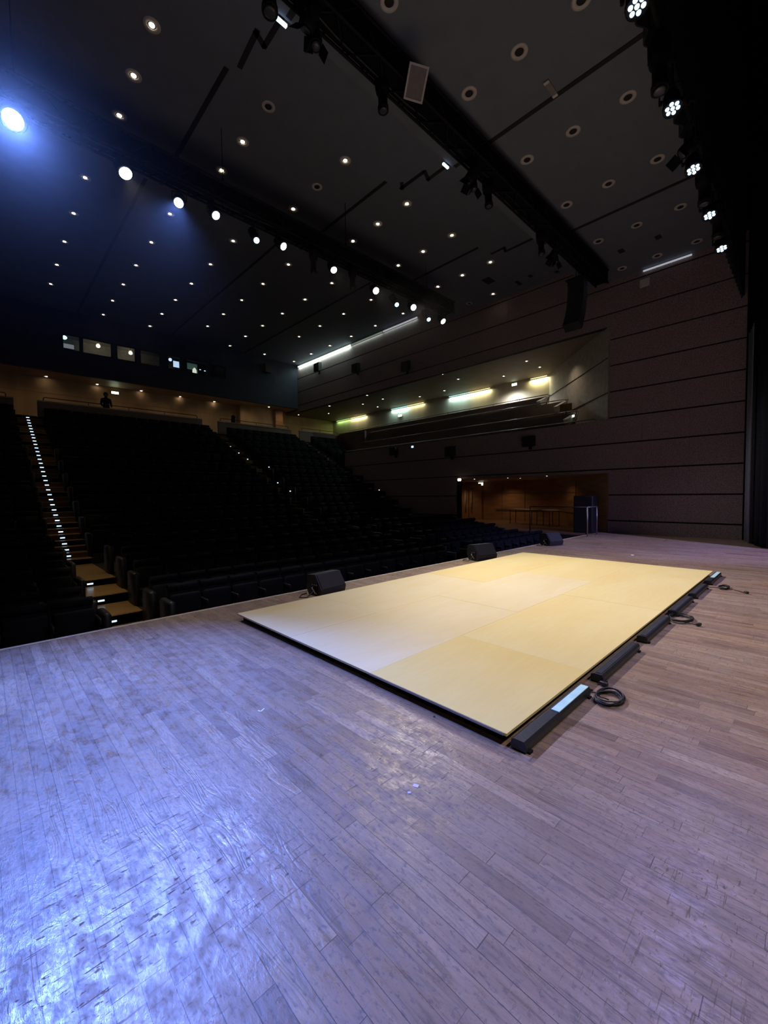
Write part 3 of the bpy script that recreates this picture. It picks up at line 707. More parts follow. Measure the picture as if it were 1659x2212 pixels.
def aim_matrix(loc, tgt):
    d = (Vector(tgt) - Vector(loc)).normalized()
    return Matrix.Translation(loc) @ d.to_track_quat('-Z', 'Y').to_matrix().to_4x4()
def spot(parent, loc, tgt, power, color, size=50, blend=0.8, rad=0.07):
    l = bpy.data.lights.new('lamp_beam', 'SPOT'); l.energy = power; l.color = color; l.spot_size = math.radians(size); l.spot_blend = blend; l.shadow_soft_size = rad
    o = bpy.data.objects.new('lamp_beam', l); COL.objects.link(o)
    o.matrix_world = aim_matrix(loc, tgt)
    return o
def fixture(kind, lens, tgt, hang_z, lensmat, label, power=0, color=(1, 1, 1), size=50, group='spotlights on the trusses', name='stage_spotlight', blend=0.8, cells=False, rl=None, ysign=1):
    """Lamp hung from a truss: lens centre at 'lens', pointing at 'tgt'. Local frame: -Z is the beam."""
    Mx = aim_matrix(lens, tgt); o = empty(name); o.matrix_world = Mx
    tag(o, label, 'stage light', group)
    if kind == 'fresnel':
        r = rl or 0.11
        body = MB().lathe([(r * 0.95, 0.0), (r * 1.15, -0.01), (r * 1.2, 0.05), (r * 1.2, 0.22), (r * 0.95, 0.30), (r * 0.5, 0.33)], 20)
        body.build('housing', MT['blackmetal'], o)
        MB().lathe([(r * 0.9, -0.013), (r * 0.75, -0.03), (r * 0.3, -0.04)], 20).build('lens', lensmat, o)
        for s in (() if power else (-1, 1)):
            bd = MB(); bd.prism([(s * r * 1.0, -0.02), (s * r * 1.9, -0.16), (s * r * 1.9 + 0.004, -0.155), (s * r * 1.0 + 0.004, -0.015)], 'y', -r, r)
            bd.build('barn_door', MT['blackmetal'], o)
        top = 0.15
    elif kind == 'profile':
        r = rl or 0.075
        b = MB().lathe([(r, 0.0), (r * 1.12, -0.01), (r * 1.12, 0.06), (r * 0.95, 0.07), (r * 0.95, 0.30), (r * 1.3, 0.33), (r * 1.45, 0.42), (r * 1.45, 0.60), (r * 0.9, 0.68)], 18)
        b.build('housing', MT['blackmetal'], o)
        MB().lathe([(r * 0.92, -0.011), (r * 0.6, -0.022), (r * 0.2, -0.025)], 18).build('lens', lensmat, o)
        top = 0.36
    elif kind == 'mover':
        r = rl or 0.13
        MB().lathe([(r, 0.0), (r * 1.15, -0.01), (r * 1.25, 0.06), (r * 1.3, 0.22), (r * 1.1, 0.36), (r * 0.6, 0.42)], 22).build('housing', MT['blackmetal'], o)
        MB().lathe([(r * 0.93, -0.012), (r * 0.7, -0.03), (r * 0.2, -0.035)], 22).build('lens', lensmat, o)
        top = 0.18
    elif kind == 'par':
        r = rl or 0.115
        MB().lathe([(r * 0.97, 0.004), (r * 1.12, -0.02), (r * 1.15, 0.03), (r * 1.0, 0.06), (r * 0.95, 0.2), (r * 0.7, 0.26)], 22).build('housing', MT['blackmetal'], o)
        for q in range(7):
            a = q * PI / 3; cxx, cyy = (0, 0) if q == 6 else (r * 0.62 * math.cos(a), r * 0.62 * math.sin(a))
            MB().lathe([(r * 0.25, 0.0), (r * 0.23, -0.012), (r * 0.1, -0.02)], 12, 0, (cxx, cyy, 0)).build('led_cell', lensmat, o)
        top = 0.12
    # yoke and clamp drawn in world space then moved to the local frame
    inv = Mx.inverted(); c = Mx @ Vector((0, 0, top)); side = (Mx.to_3x3() @ Vector((1, 0, 0))); side.z = 0; side.normalize(); w = r * 1.45
    hz = hang_z; y = MB()
    pts = [c + side * w, c + side * w + Vector((0, 0, (hz - c.z) * 0.45)), c - side * w + Vector((0, 0, (hz - c.z) * 0.45)), c - side * w]
    y.tube([tuple(p) for p in pts], 0.012, 6)
    y.tube([tuple(c + Vector((0, 0, (hz - c.z) * 0.45))), tuple(Vector((c.x, c.y, hz)))], 0.018, 8); y.tube([(c.x, c.y, hz - 0.05), (c.x, c.y, hz + 0.03)], 0.045, 8)
    for s in (-1, 1): y.tube([tuple(c + side * w * s), tuple(c + side * (w - 0.03) * s)], 0.03, 8)
    y.xf(inv); y.build('yoke', MT['blackmetal'], o)
    if power:
        d = (Vector(tgt) - Vector(lens)).normalized(); sp = spot(o, Vector(lens) + d * 0.06, tgt, power, color, size, blend)
        mw = sp.matrix_world.copy(); sp.parent = o; sp.matrix_parent_inverse = Mx.inverted(); sp.matrix_world = mw
    return o
WHITE = (1.0, 0.89, 0.76); COOL = (0.98, 0.90, 0.90); BLUE = (0.14, 0.27, 1.0)
H2 = 8.52
fx = [('mover', 28, 258, (-0.2, 1.9, 0), 'lensb', MOVER, BLUE, 41, 'brightest blue moving light at the far left of the lit truss', 0.16),
      ('fresnel', 271, 374, (3.6, 5.0, 0), 'lensw', WASH * 0.9, COOL, 54, 'bright white spotlight between the two blue moving lights', 0.13),
      ('mover', 386, 438, (0.0, 2.8, 0), 'lensb', MOVER * 0.5, BLUE, 30, 'starry blue moving light, second blue one from the left', 0.10),
      ('fresnel', 466, 465, (6.4, 3.2, 0), 'lensw', WASH * 0.8, WHITE, 37, 'white spotlight just right of the starry blue light', 0.10),
      ('profile', 554, 519, (3.5, 2.5, 0), 'lenst', 0, WHITE, 30, 'black profile spotlight with dim teal lens, first on its truss', 0.075),
      ('fresnel', 612, 532, (9.0, 1.5, 0), 'lensw', WASH * 1.2, WHITE, 50, 'white spotlight right of the first teal lens', 0.10),
      ('fresnel', 721, 583, (6.5, 3.2, 0), 'lensw', WASH * 1.6, WHITE, 48, 'white spotlight between the two dark downward profiles', 0.10),
      ('fresnel', 812, 628, (6.6, 0.2, 0), 'lensw', WASH * 1.5, WHITE, 52, 'white spotlight right of the second dark downward profile', 0.11),
      ('profile', 857, 658, (7.0, 2.5, 0), 'lenst', 0, WHITE, 30, 'black profile spotlight with dim teal lens, second on its truss', 0.075),
      ('fresnel', 893, 664, (7.2, -0.6, 0), 'lensw', WASH * 1.8, WHITE, 56, 'white spotlight between the two right hand teal lenses', 0.11),
      ('profile', 926, 690, (8.5, 2.5, 0), 'lenst', 0, WHITE, 30, 'black profile spotlight with dim teal lens, last on its truss', 0.075),
      ('fresnel', 957, 694, (12.6, 2.0, 0), 'lensw', WASH * 1.2, COOL, 60, 'white spotlight at the right hand end of the lit truss', 0.11)]
for kd, px, py, tg, lm, pw, cl, sz, lb, rl in fx:
    p = ony(px, py, 9.85); fixture(kd, p, tg, H2, MT[lm], lb, pw, cl, sz, rl=rl)
for px, py, lb in ((678, 588, 'dark unlit profile hanging straight down left of a white spotlight'), (762, 622, 'dark unlit profile hanging straight down right of a white spotlight')):
    p = ony(px, py, 9.9); fixture('profile', p, (p[0] + 0.05, p[1] - 0.1, 0), H2, MT['dead'], lb, rl=0.085)
# unlit fixtures on the near truss
H1 = 8.72
for kd, px, py, tg, lb, rl in (('profile', 828, 238, (5.0, 4.6, 0), 'large unlit profile below the near truss beside the pale floodlight', 0.085),
                           ('fresnel', 660, 62, (2.5, 8.5, 3.5), 'unlit black spotlight tilted back, nearest on the near truss', 0.10),
                           ('fresnel', 682, 98, (3.4, 3.0, 0), 'small unlit spotlight pointing down beside a tilted one', 0.08),
                           ('profile', 583, 25, (2.7, 4.5, 0), 'unlit black profile cut by the top edge of the picture', 0.10),
                           ('fresnel', 1010, 392, (6.0, 8.5, 3.5), 'unlit black spotlight tilted back, middle of the near truss', 0.09),
                           ('fresnel', 1024, 408, (7.6, 3.5, 0), 'small unlit spotlight right of the middle tilted one', 0.07),
                           ('profile', 1056, 445, (8.4, 4.6, 0), 'unlit profile hanging from the middle of the near truss', 0.085),
                           ('profile', 1170, 548, (11.0, 4.6, 0), 'unlit profile hanging near the far end of the near truss', 0.08),
                           ('fresnel', 1191, 556, (10.5, 8.5, 4.0), 'unlit spotlight tilted back at the far end of the near truss', 0.09),
                           ('fresnel', 1201, 566, (11.7, 3.5, 0), 'small unlit spotlight at the far end of the near truss', 0.07)):
    p = ony(px, py, 5.42); fixture(kd, p, tg, H1, MT['dead'], lb, rl=rl)
# floodlight with pale frame on the near truss
p = ony(899, 180, 4.95); o = empty('floodlight'); d = Vector((-0.62, -0.50, -0.75)).normalized()
o.matrix_world = Matrix.Translation(p) @ d.to_track_quat('-Z', 'Y').to_matrix().to_4x4() @ Matrix.Rotation(0.30, 4, 'Z')
tag(o, 'pale framed rectangular floodlight clamped on the near truss', 'stage light')
MB().box(-0.14, 0.14, -0.21, 0.21, 0.0, 0.12, bev=0.01).build('housing', MT['blackmetal'], o)
m = MB()
for q in ((-0.17, -0.14, -0.23, 0.23), (0.14, 0.17, -0.23, 0.23), (-0.14, 0.14, -0.23, -0.20), (-0.14, 0.14, 0.20, 0.23)): m.box(*q, -0.02, 0.01)
m.build('frame', MT['ring'], o); MB().box(-0.14, 0.14, -0.20, 0.20, -0.012, 0.0).build('diffuser', MT['frost'], o)
m = MB(); m.tube([(0, 0, 0.1), (0, 0.0, 0.48)], 0.02, 8); m.build('clamp', MT['blackmetal'], o)
# LED pars over the stage front
plab = ['cut by the top edge of the picture', 'second from the top of the picture', 'third from the top, right of the hooked dark lamp', 'fourth, beside a black profile', 'lowest in the picture, nearest the side wall']
for i, (px, py) in enumerate(((1376, 14), (1453, 234), (1498, 366), (1533, 465), (1559, 537))):
    p = ony(px, py, 1.42); fixture('par', p, (p[0] - 1.6, 0.45, 0), 7.22, MT['lensp'], 'blue white LED par lamp ' + plab[i], PARW, (0.34, 0.34, 1.0), 120, 'LED pars over the stage front', 'led_par', 1.0, rl=0.10)
for px, py, lb in ((1425, 195, 'tall black profile hanging between the first and second LED pars'), (1521, 440, 'black profile hanging between the third and fourth LED pars'), (1550, 512, 'black profile hanging between the fourth and lowest LED pars')):
    p = ony(px, py, 1.45); fixture('profile', p, (p[0] - 0.3, 1.2, 0), 7.22, MT['dead'], lb, rl=0.085)
p = ony(1476, 330, 1.45); fixture('fresnel', p, (p[0] - 3.0, 4.5, 2), 7.22, MT['dead'], 'dark lamp with open hooked barn door between second and third LED pars', rl=0.075)

# upstage bar and lamps added behind the camera to fill the near floor
tb = MB(); tb.tube([(1.5, -3.0, 7.25), (15.0, -3.0, 7.25)], 0.03, 8)
o = tag(tb.build('lighting_bar', MT['blackmetal']), 'added black bar for fill lamps upstage, unseen behind the camera', 'lighting bar')
for x in (3, 9, 14.5): MB().tube([(x, -3.0, 7.25), (x, -3.0, 15.9)], 0.006, 6).build('suspension_wire', MT['blackmetal'], o).matrix_parent_inverse = Matrix()
for x, tx, pw, cl, lb in ((2.0, 1.8, 420, WHITE, 'leftmost'), (5.0, 4.4, 330, WHITE, 'left of centre'), (8.5, 8.0, 330, WHITE, 'centre'), (13.0, 14.0, 2600, (0.46, 0.42, 1.0), 'beside the curtain')):
    fixture('fresnel', (x, -2.95, 6.85), (tx, 0.3 if pw < 1000 else 3.0, 0), 7.22, MT['lensw'], 'added fill spotlight on the upstage bar, ' + lb, pw, cl, 84 if pw < 1000 else 52, 'added fill spotlights on the upstage bar')

# hanging line array near the side wall
o = empty('line_array', (13.85, 5.4, 8.45)); tag(o, 'black curved line array loudspeaker hanging near the far end of the truss', 'loudspeaker')
za = 0.0; ya = 0.0; tilt = 0.0
for i in range(7):
    b = MB(); b.prism([(-0.14, -0.115), (0.16, -0.10), (0.16, 0.10), (-0.14, 0.115)], 'y', -0.25, 0.25)
    b.xf(Matrix.Translation((ya, 0, za - 0.3)) @ Matrix.Rotation(tilt, 4, 'Y')); b.build('speaker_box', MT['blackplastic'], o)
    za -= 0.235 * math.cos(tilt); ya += 0.235 * math.sin(tilt) * -1; tilt += 0.10
b = MB(); b.box(-0.2, 0.25, -0.3, 0.3, -0.18, -0.14)
for sx in (-0.15, 0.2): b.tube([(sx, 0, -0.15), (0, 0, 0.35)], 0.012, 6)
b.build('flying_frame', MT['blackmetal'], o)

# wall loudspeakers
def wallspk(x, y, z, w, h, d, label, face='x'):
    o = empty('wall_speaker', (x, y, z)); tag(o, label, 'loudspeaker', 'black loudspeakers on the hall walls')
    if face == 'x':
        MB().prism([(-d, -h / 2), (-0.05, -h / 2 + 0.05), (-0.05, h / 2), (-d, h / 2 - 0.04)], 'y', -w / 2, w / 2).build('cabinet', MT['blackplastic'], o)
        MB().box(-d - 0.01, -d, -w * 0.45, w * 0.45, -h * 0.45, h * 0.42).build('grille', MT['grille'], o)
        MB().box(-0.06, 0.0, -0.06, 0.06, -h * 0.7, h * 0.2).build('bracket', MT['blackmetal'], o)
    else:
        MB().prism([(-w / 2, -h / 2), (w / 2, -h / 2), (w / 2, h / 2), (-w / 2, h / 2)], 'y', -d, -0.05).build('cabinet', MT['blackplastic'], o)
        MB().box(-w * 0.45, w * 0.45, -d - 0.01, -d, -h * 0.45, h * 0.42).build('grille', MT['grille'], o)
        MB().box(-0.06, 0.06, -0.06, 0.0, -h * 0.2, h * 0.6).build('bracket', MT['blackmetal'], o)
    return o
wallspk(XR, 8.6, 3.76, 0.5, 0.48, 0.3, 'black wall speaker on the side wall nearest the stage below the gallery')
wallspk(XR, 12.75, 3.66, 0.45, 0.55, 0.35, 'black wall speaker on the side wall left of the recess doors')
wallspk(XR, 16.7, 4.0, 0.45, 0.5, 0.35, 'black wall speaker under the far end of the gallery rail')
wallspk(XR, 15.75, 8.55, 0.5, 0.55, 0.3, 'black wall speaker high above the gallery, nearest of three')
wallspk(XR, 19.95, 9.4, 0.55, 0.55, 0.3, 'black wall speaker high above the gallery, middle of three')
wallspk(XR, 24.0, 10.35, 0.6, 0.6, 0.3, 'black wall speaker just under the bright cove, farthest of three')
p = ony(576, 797, FY); wallspk(p[0], FY, p[2], 0.5, 0.55, 0.3, 'black wall speaker on the far wall right of the booth windows', 'y')
p = ony(402, 755, FY); wallspk(p[0], FY, p[2], 0.5, 0.45, 0.3, 'black wall speaker on the far wall above the booth windows', 'y')

# recessed downlights on their measured grid
ring = MB().lathe([(0.085, 0.06), (0.088, 0.0), (0.12, -0.012), (0.165, -0.004), (0.165, 0.0)], 20)
_rv = MB()
def ringmesh(ro, ri):
    m = MB(); n = 24; m.lathe([(ri, -0.001), (ri * 0.97, -0.003)], n, 1)
    base = len(m.v)
    prof = [(ri, 0.0), (ri, -0.012), (ro, -0.014), (ro, 0.0)]
    for (r, z) in prof:
        for k in range(n): a = 2 * PI * k / n; m.v.append((r * math.cos(a), r * math.sin(a), z))
    for i in range(3):
        for k in range(n): a = base + i * n + k; b = base + i * n + (k + 1) % n; m.face([a, b, b + n, a + n], 0, True)
    return m
ringme = ringmesh(0.15, 0.078).mesh('downlight_ring', [MT['ring'], MT['slot']])
lampme = MB().lathe([(0.050, -0.004), (0.048, -0.010), (0.02, -0.014)], 16).mesh('downlight_lamp', [MT['lamp']])
deadme = MB().lathe([(0.074, -0.012), (0.07, -0.011), (0.03, -0.010)], 16).mesh('downlight_dead', [MT['slot']])
def downlight(x, y, z, lit, label, group, s=1.0):
    o = bpy.data.objects.new('recessed_downlight', ringme); COL.objects.link(o); o.location = (x, y, z); o.scale = (s, s, s)
    c = bpy.data.objects.new('lamp', lampme if lit else deadme); COL.objects.link(c); c.parent = o
    tag(o, label, 'downlight', group)
GX = [0.23, 2.60, 4.97, 7.18, 9.55, 11.79, 14.19, 16.49]
colw = {0.23: 'seventh column from the side wall', 2.60: 'sixth column from the right'}
def cw(i): return ORD[7 - i]
for j, y in enumerate((2.77, 3.84, 4.9)):
    for i, x in enumerate(GX):
        if x < 4 or (y > 2 and x < 0.3) or (y < 4 and x < 7): 
            continue
        downlight(x, y, ZF, False, 'unlit pale ring downlight, %s from the side wall, %s row in front of near truss' % (cw(i), ORD[2 - j]), 'unlit ring downlights over the stage front')
UNLIT = {(4.97, 8.75), (7.18, 10.0), (16.49, 11.25)}
for j, y in enumerate((7.5, 8.75, 10.03, 11.28)):
    for i, x in enumerate(GX):
        if x < 0.3 or y == 7.5: continue
        if x > 16 and y == 8.75: continue
        lit = (x, y if y != 10.03 else 10.0) not in UNLIT and (x, y if y != 11.28 else 11.25) not in UNLIT
        downlight(x, y, ZM, lit, '%s downlight between the trusses, %s from side wall, %s row from stage' % ('lit warm' if lit else 'unlit ring', cw(i), ORD[j - 1]), 'downlights between the two trusses')
for j, y in enumerate((15.45, 17.62, 19.77, 21.92, 24.05, 26.2)):
    for i, x in enumerate(GX):
        if x < 0.3 and j > 2: continue
        if j == 5 and x in (2.60, 9.55): continue
        if j == 4 and x == 14.19: continue
        downlight(x, y, ZB, True, 'lit downlight in rear ceiling, %s from side wall, %s row behind far truss' % (cw(i), ORD[j]), 'lit downlights in the rear ceiling')
# gallery soffit downlights
gl = [(955.7, 808), (990, 819), (960, 844), (906.7, 856.7), (827, 862), (793, 854), (784, 873), (815.6, 879), (711.6, 877), (710, 893), (645, 896), (1106, 765.5), (1137.6, 780), (1166, 793), (1088, 812.5), (1200.6, 738)]
pts = sorted([onz(a, b, 7.78) for a, b in gl], key=lambda p: p[1])
for i, p in enumerate(pts):
    downlight(p[0], p[1], 7.78, True, 'small lit downlight under the gallery soffit, %s nearest the stage' % ordw(i), 'downlights under the gallery soffit', 0.75)
# soffit lamps of the far cross aisle
bl = [(100, 813), (210, 830), (305, 844), (389, 857), (463, 869), (531, 878), (580, 907)]
bp = []
for i, (a, b) in enumerate(bl):
    p = onz(a, b, 7.97) if i != 6 else (15.05, 27.7, 7.97)
    y = min(28.45, max(27.1, p[1])); x = p[0] * y / p[1]
    if i == 6: x, y = 15.2, 27.6
    s = 1.0
    downlight(x, y, 7.97, True, 'warm lit downlight under the far cross aisle soffit, %s from the left' % ORD[i], 'downlights over the far cross aisle', s)
    bp.append((x, y))
# recess soffit lights
for i, (a, b) in enumerate(((1025, 1035), (1097, 1032), (1124, 1033), (1181, 1028))):
    p = onz(a, b, 2.27); x, y = p[0], p[1]
    if x > 21.5: y *= 21.3 / x; x = 21.3
    if x < 17.4: y *= 17.5 / x; x = 17.5
    downlight(x, y, 2.27, True, 'tiny warm downlight in the side recess ceiling, %s from the doors' % ORD[i], 'downlights in the side recess', 0.5)

# exit signs and wall lamps
def sign(name, loc, size, mt, label, cat='sign', axis='x'):
    w, h = size; m = MB()
    if axis == 'x': m.box(-0.05, 0, -w / 2, w / 2, -h / 2, h / 2, bev=0.01)
    else: m.box(-w / 2, w / 2, -0.05, 0, -h / 2, h / 2, bev=0.01)
    o = m.build(name, MT['white'], None, loc); f = MB()
    if axis == 'x': f.box(-0.056, -0.05, -w * 0.46, w * 0.46, -h * 0.42, h * 0.42)
    else: f.box(-w * 0.46, w * 0.46, -0.056, -0.05, -h * 0.42, h * 0.42)
    f.build('lit_face', mt, o); return tag(o, label, cat)
p = onx(1038, 1043, 21.6); sign('exit_sign', (21.68, p[1], 2.12), (0.34, 0.18), MT['exit'], 'glowing green white exit sign over the side recess doors')
p = onx(995, 1036, XR); sign('wall_lamp', (XR, 12.3, 2.24), (0.2, 0.12), MT['lampw'], 'bright small lamp at the corner left of the recess doors', 'lamp')
p = onx(1112, 829, 21.7); sign('exit_sign', (21.7, p[1], p[2] - 0.05), (0.32, 0.15), MT['exit'], 'glowing exit sign on the gallery wall nearest the stage')
p = onx(865, 898, 21.7); sign('exit_sign', (21.7, p[1], p[2]), (0.36, 0.16), MT['exit'], 'glowing exit sign on the far part of the gallery wall')
p = ony(248, 847, 28.58); sign('exit_sign', (p[0], 28.58, p[2] - 0.05), (0.38, 0.15), MT['exit'], 'glowing exit sign on the far cross aisle wall', axis='y')
p = onx(892, 944, XR); sign('wall_lamp', (XR, p[1], 4.15), (0.16, 0.12), MT['step'], 'small cold white lamp on the gallery front', 'lamp')
p = (18.0, 7.2, 4.78); sign('gallery_lamp', (17.95, 7.1, 4.74), (0.1, 0.1), MT['exit'], 'small bright lamp on the gallery rail near the concrete wall', 'lamp')
p = onx(1393, 608, XR); sign('smoke_vent', (XR, p[1], p[2] - 0.05), (0.3, 0.28), MT['white'], 'small pale square plate high on the side wall', 'plate')

# coloured strips along the gallery wall, each with its own light
def strip(p0, p1, mt, color, power, label, r=0.014, group='light strips on the gallery wall', aimv=(-0.35, 0, -1)):
    a, b = Vector(p0), Vector(p1); m = MB(); m.tube([tuple(a), tuple(b)], r, 8)
    o = m.build('light_strip', mt); tag(o, label, 'strip light', group)
    if power:
        l = bpy.data.lights.new('strip_glow', 'AREA'); l.shape = 'RECTANGLE'; l.size = (b - a).length; l.size_y = 0.06; l.energy = power; l.color = color
        lo = bpy.data.objects.new('strip_glow', l); COL.objects.link(lo); c = (a + b) / 2 + Vector((0, 0, -0.05)); t = (b - a).normalized(); z = -Vector(aimv).normalized(); y = z.cross(t).normalized()
        mw = Matrix((t, y, z)).transposed().to_4x4(); mw.translation = c; lo.matrix_world = mw; lo.parent = o
    return o
SX = 21.60
def gy(px, py): return onx(px, py, SX)[1]
for (pa, pb, mt, colr, pw, lb) in (((727, 911), (755, 902), 'green', (0.5, 0.9, 0.3), 6, 'dim green light strip at the far corner of the gallery wall'),
                                 ((757, 902), (790, 893), 'yellow', (0.98, 0.94, 0.55), 16, 'yellow light strip farthest along the gallery wall'),
                                 ((845, 884), (880, 876), 'cyan', (0.55, 0.95, 1.0), 22, 'cyan light strip left of the middle of the gallery wall'),
                                 ((880, 876), (915, 868), 'yellow', (0.98, 0.94, 0.55), 7, 'faint yellow light strip joining the left cyan strip'),
                                 ((970, 858), (1013, 848), 'cyan', (0.55, 0.95, 1.0), 24, 'cyan light strip right of the middle of the gallery wall'),
                                 ((1013, 848), (1058, 836), 'yellow', (0.98, 0.94, 0.55), 20, 'bright yellow light strip joining the right cyan strip'),
                                 ((1146, 817), (1189, 806), 'yellow', (0.98, 0.94, 0.55), 18, 'yellow light strip ending at the concrete corner nearest the stage')):
    ya, yb = gy(*pa), gy(*pb)
    strip((SX, ya, 7.70), (SX, max(yb, 9.95), 7.70), MT[mt], colr, pw * 1.0, lb, aimv=(0.12, 0, -1))
# high cove along the top of the side wall
for i, (ya, yb, mt, pw, lb) in enumerate(((20.6, 26.6, 'cove', 45, 'long bright cove light at the top of the side wall by the booth wall'), (17.7, 20.5, 'covem', 3, 'fading middle cove light at the top of the side wall'), (15.0, 17.6, 'coved', 2, 'dim cove light at the top of the side wall behind the far truss'))):
    strip((XR - 0.06, ya, 10.98), (XR - 0.06, yb, 10.98), MT[mt], (0.75, 1.0, 0.85), pw, lb, 0.04, 'cove lights at the top of the side wall', (0.15, 0, -1))
strip((XR - 0.06, 3.0, 9.32), (XR - 0.06, 4.4, 9.32), MT['coved'], (1, 1, 1), 0, 'pale cove light at the top of the side wall over the stage', 0.03, 'cove lights at the top of the side wall')
# small bright battens under the near truss end of slots
p = ony(986, 342, 5.9); m = MB().box(-0.10, 0.10, -0.025, 0.025, -0.02, 0.02)
o = m.build('slot_light', MT['lensp'], None, (8.25, 6.3, 9.36)); tag(o, 'small bright white slot light beyond the middle of the near truss', 'strip light')
o = MB().box(-0.10, 0.10, -0.025, 0.025, -0.02, 0.02).build('slot_light', MT['lensp'], None, (3.85, 6.3, 9.36)); tag(o, 'small bright white slot light cut by the top of the picture', 'strip light')

# lamps for the warm downlights, with unseen fill lamps added among them
def point(parent_name, loc, power, color, r=0.08, size=None):
    l = bpy.data.lights.new(parent_name, 'SPOT'); l.energy = power; l.color = color; l.shadow_soft_size = r; l.spot_size = math.radians(size or 130); l.spot_blend = 1.0
    o = bpy.data.objects.new(parent_name, l); COL.objects.link(o); o.location = loc; return o
for k in range(9): point('cross_aisle_fill', (-2.5 + 2.7 * k, 27.3, 7.9), 17, (1.0, 0.72, 0.42), 0.3, 170)  # added row of even fill, set apart from the visible downlights
for (x, y, w) in ((19.0, 8.3, 7), (20.7, 12.0, 20), (20.6, 15.0, 16), (19.5, 10.4, 9)): point('recess_light', (x, y, 2.2), w, (1.0, 0.66, 0.36), 0.06, 140)
for y in (12.0, 17.0, 22.0): point('gallery_fill', (20.2, y, 7.7), 8, (1.0, 0.75, 0.45), 0.08, 140)
point('gallery_fill', (18.9, 8.2, 7.6), 40, (1.0, 0.80, 0.55), 0.08, 130)
point('gallery_fill', (21.0, 11.8, 7.3), 280, (0.85, 0.88, 0.9), 0.15, 172)  # unseen cool fill added to brighten the angled concrete wall
# house downlights, dimmed low
for x in (0.5, 6.0, 11.5):
    for y in (15.5, 21.5): point('house_light', (x, y, 11.0), 4, (1.0, 0.8, 0.6), 0.1, 140)

# aisle step lights on every riser of the near aisle
slm = MB().box(-0.065, 0.065, -0.012, 0.004, -0.022, 0.022).mesh('step_light_body', [MT['blackmetal']])
slf = MB().box(-0.055, 0.055, -0.016, -0.012, -0.016, 0.016).mesh('step_light_face', [MT['step']])
zp = -0.78
for i, (y, z) in enumerate(AS):
    o = bpy.data.objects.new('step_light', slm); COL.objects.link(o); o.location = (1.63, y - 0.005, (z + zp) / 2); zp = z
    c = bpy.data.objects.new('lit_face', slf); COL.objects.link(c); c.parent = o
    tag(o, 'small glowing light set in the near aisle stairs, %s riser up' % ordw(i), 'step light', 'step lights in the near aisle')
for y, z, w in ((8.2, -0.5, 10), (9.6, -0.3, 10), (10.8, -0.1, 9), (12.6, 0.1, 10), (14.8, 1.1, 8), (17.0, 2.1, 5), (19.4, 3.3, 4), (22, 4.5, 3)):
    point('aisle_fill', (1.65, y, z + 1.3), w, (1.0, 0.72, 0.35), 0.2, 110)  # unseen warm fill lamps added above the aisle treads

# ================================================================== SEATS
def seat_proto():
    o = empty('theatre_seat')
    b = MB()
    b.rbox(-0.238, 0.238, 0.02, 0.13, 0.34, 0.80, 0.035); b.xf(Matrix.Translation((0, 0.02, 0)) @ Matrix.Rotation(-0.12, 4, 'X'))
    n = len(b.v); b.tube([(-0.24, 0.14, 0.80), (0.24, 0.14, 0.80)], 0.062, 10)
    b.build('backrest', MT['seat'], o)
    c = MB(); c.rbox(-0.235, 0.235, -0.20, -0.09, 0.30, 0.70, 0.035); c.xf(Matrix.Translation((0, 0.04, 0)) @ Matrix.Rotation(-0.14, 4, 'X')); c.build('folding_seat', MT['seat'], o)
    a = MB(); a.rbox(0.246, 0.282, -0.28, 0.04, 0.50, 0.60, 0.015); a.box(0.254, 0.276, -0.08, 0.08, 0.0, 0.50); a.build('armrest', MT['seatshell'], o)
    return o
proto = seat_proto(); BASE = list(proto.children)
def seat_copy():
    c = proto.copy(); COL.objects.link(c)
    for q in BASE:
        d = q.copy(); COL.objects.link(d); d.parent = c
    return c
endme = MB(); endme.rbox(-0.055, 0.055, -0.30, 0.20, 0.0, 0.66, 0.04); endmesh = endme.mesh('end_panel', [MT['seatshell']])
flat_rows = [7.35, 8.38, 9.44, 10.44, 11.64]
rake_rows = [y + 0.55 for y, z in RAKE]
ROWS = flat_rows + rake_rows
SECT = [('left', [0.90 - 0.535 * k for k in range(3)], 1), ('middle', [2.42 + 0.53 * k for k in range(14)], 0), ('right', [10.83 + 0.53 * k for k in range(9)], 0)]
cnt = 0; rest = []
first = True
for r, y in enumerate(ROWS):
    z = level(y)
    for sec, xs, _ in SECT:
        xs2 = xs + [xs[-1] + 0.53] if (sec == 'right' and r < 5) else xs
        for k, x in enumerate(xs2):
            if cnt >= 300: rest.append((x, y, z)); continue
            if first: o = proto; first = False
            else: o = seat_copy()
            o.location = (x, y, z)
            wh = {'left': '%s left of near lit aisle' % ORD[k], 'middle': '%s right of near lit aisle' % ORD[k], 'right': '%s right of second aisle' % ORD[k]}[sec]
            tag(o, 'dark folding seat, %s, %s row from stage' % (wh, ORD[r]), 'seat', 'dark folding seats in the hall'); cnt += 1
            if sec != 'left' and k == 0:
                e = bpy.data.objects.new('end_panel', endmesh); COL.objects.link(e); e.parent = o; e.location = (-0.30, 0, 0)
            if sec == 'left' and k == 0:
                e = bpy.data.objects.new('end_panel', endmesh); COL.objects.link(e); e.parent = o; e.location = (0.345, 0, 0)
            if k == len(xs2) - 1 and sec != 'left':
                e = bpy.data.objects.new('end_panel', endmesh); COL.objects.link(e); e.parent = o; e.location = (0.345, 0, 0)
for y in (22.15, 23.15, 24.1):
    for k in range(4): rest.append((16.7 + 0.53 * k, y, level(y)))
mb = MB()
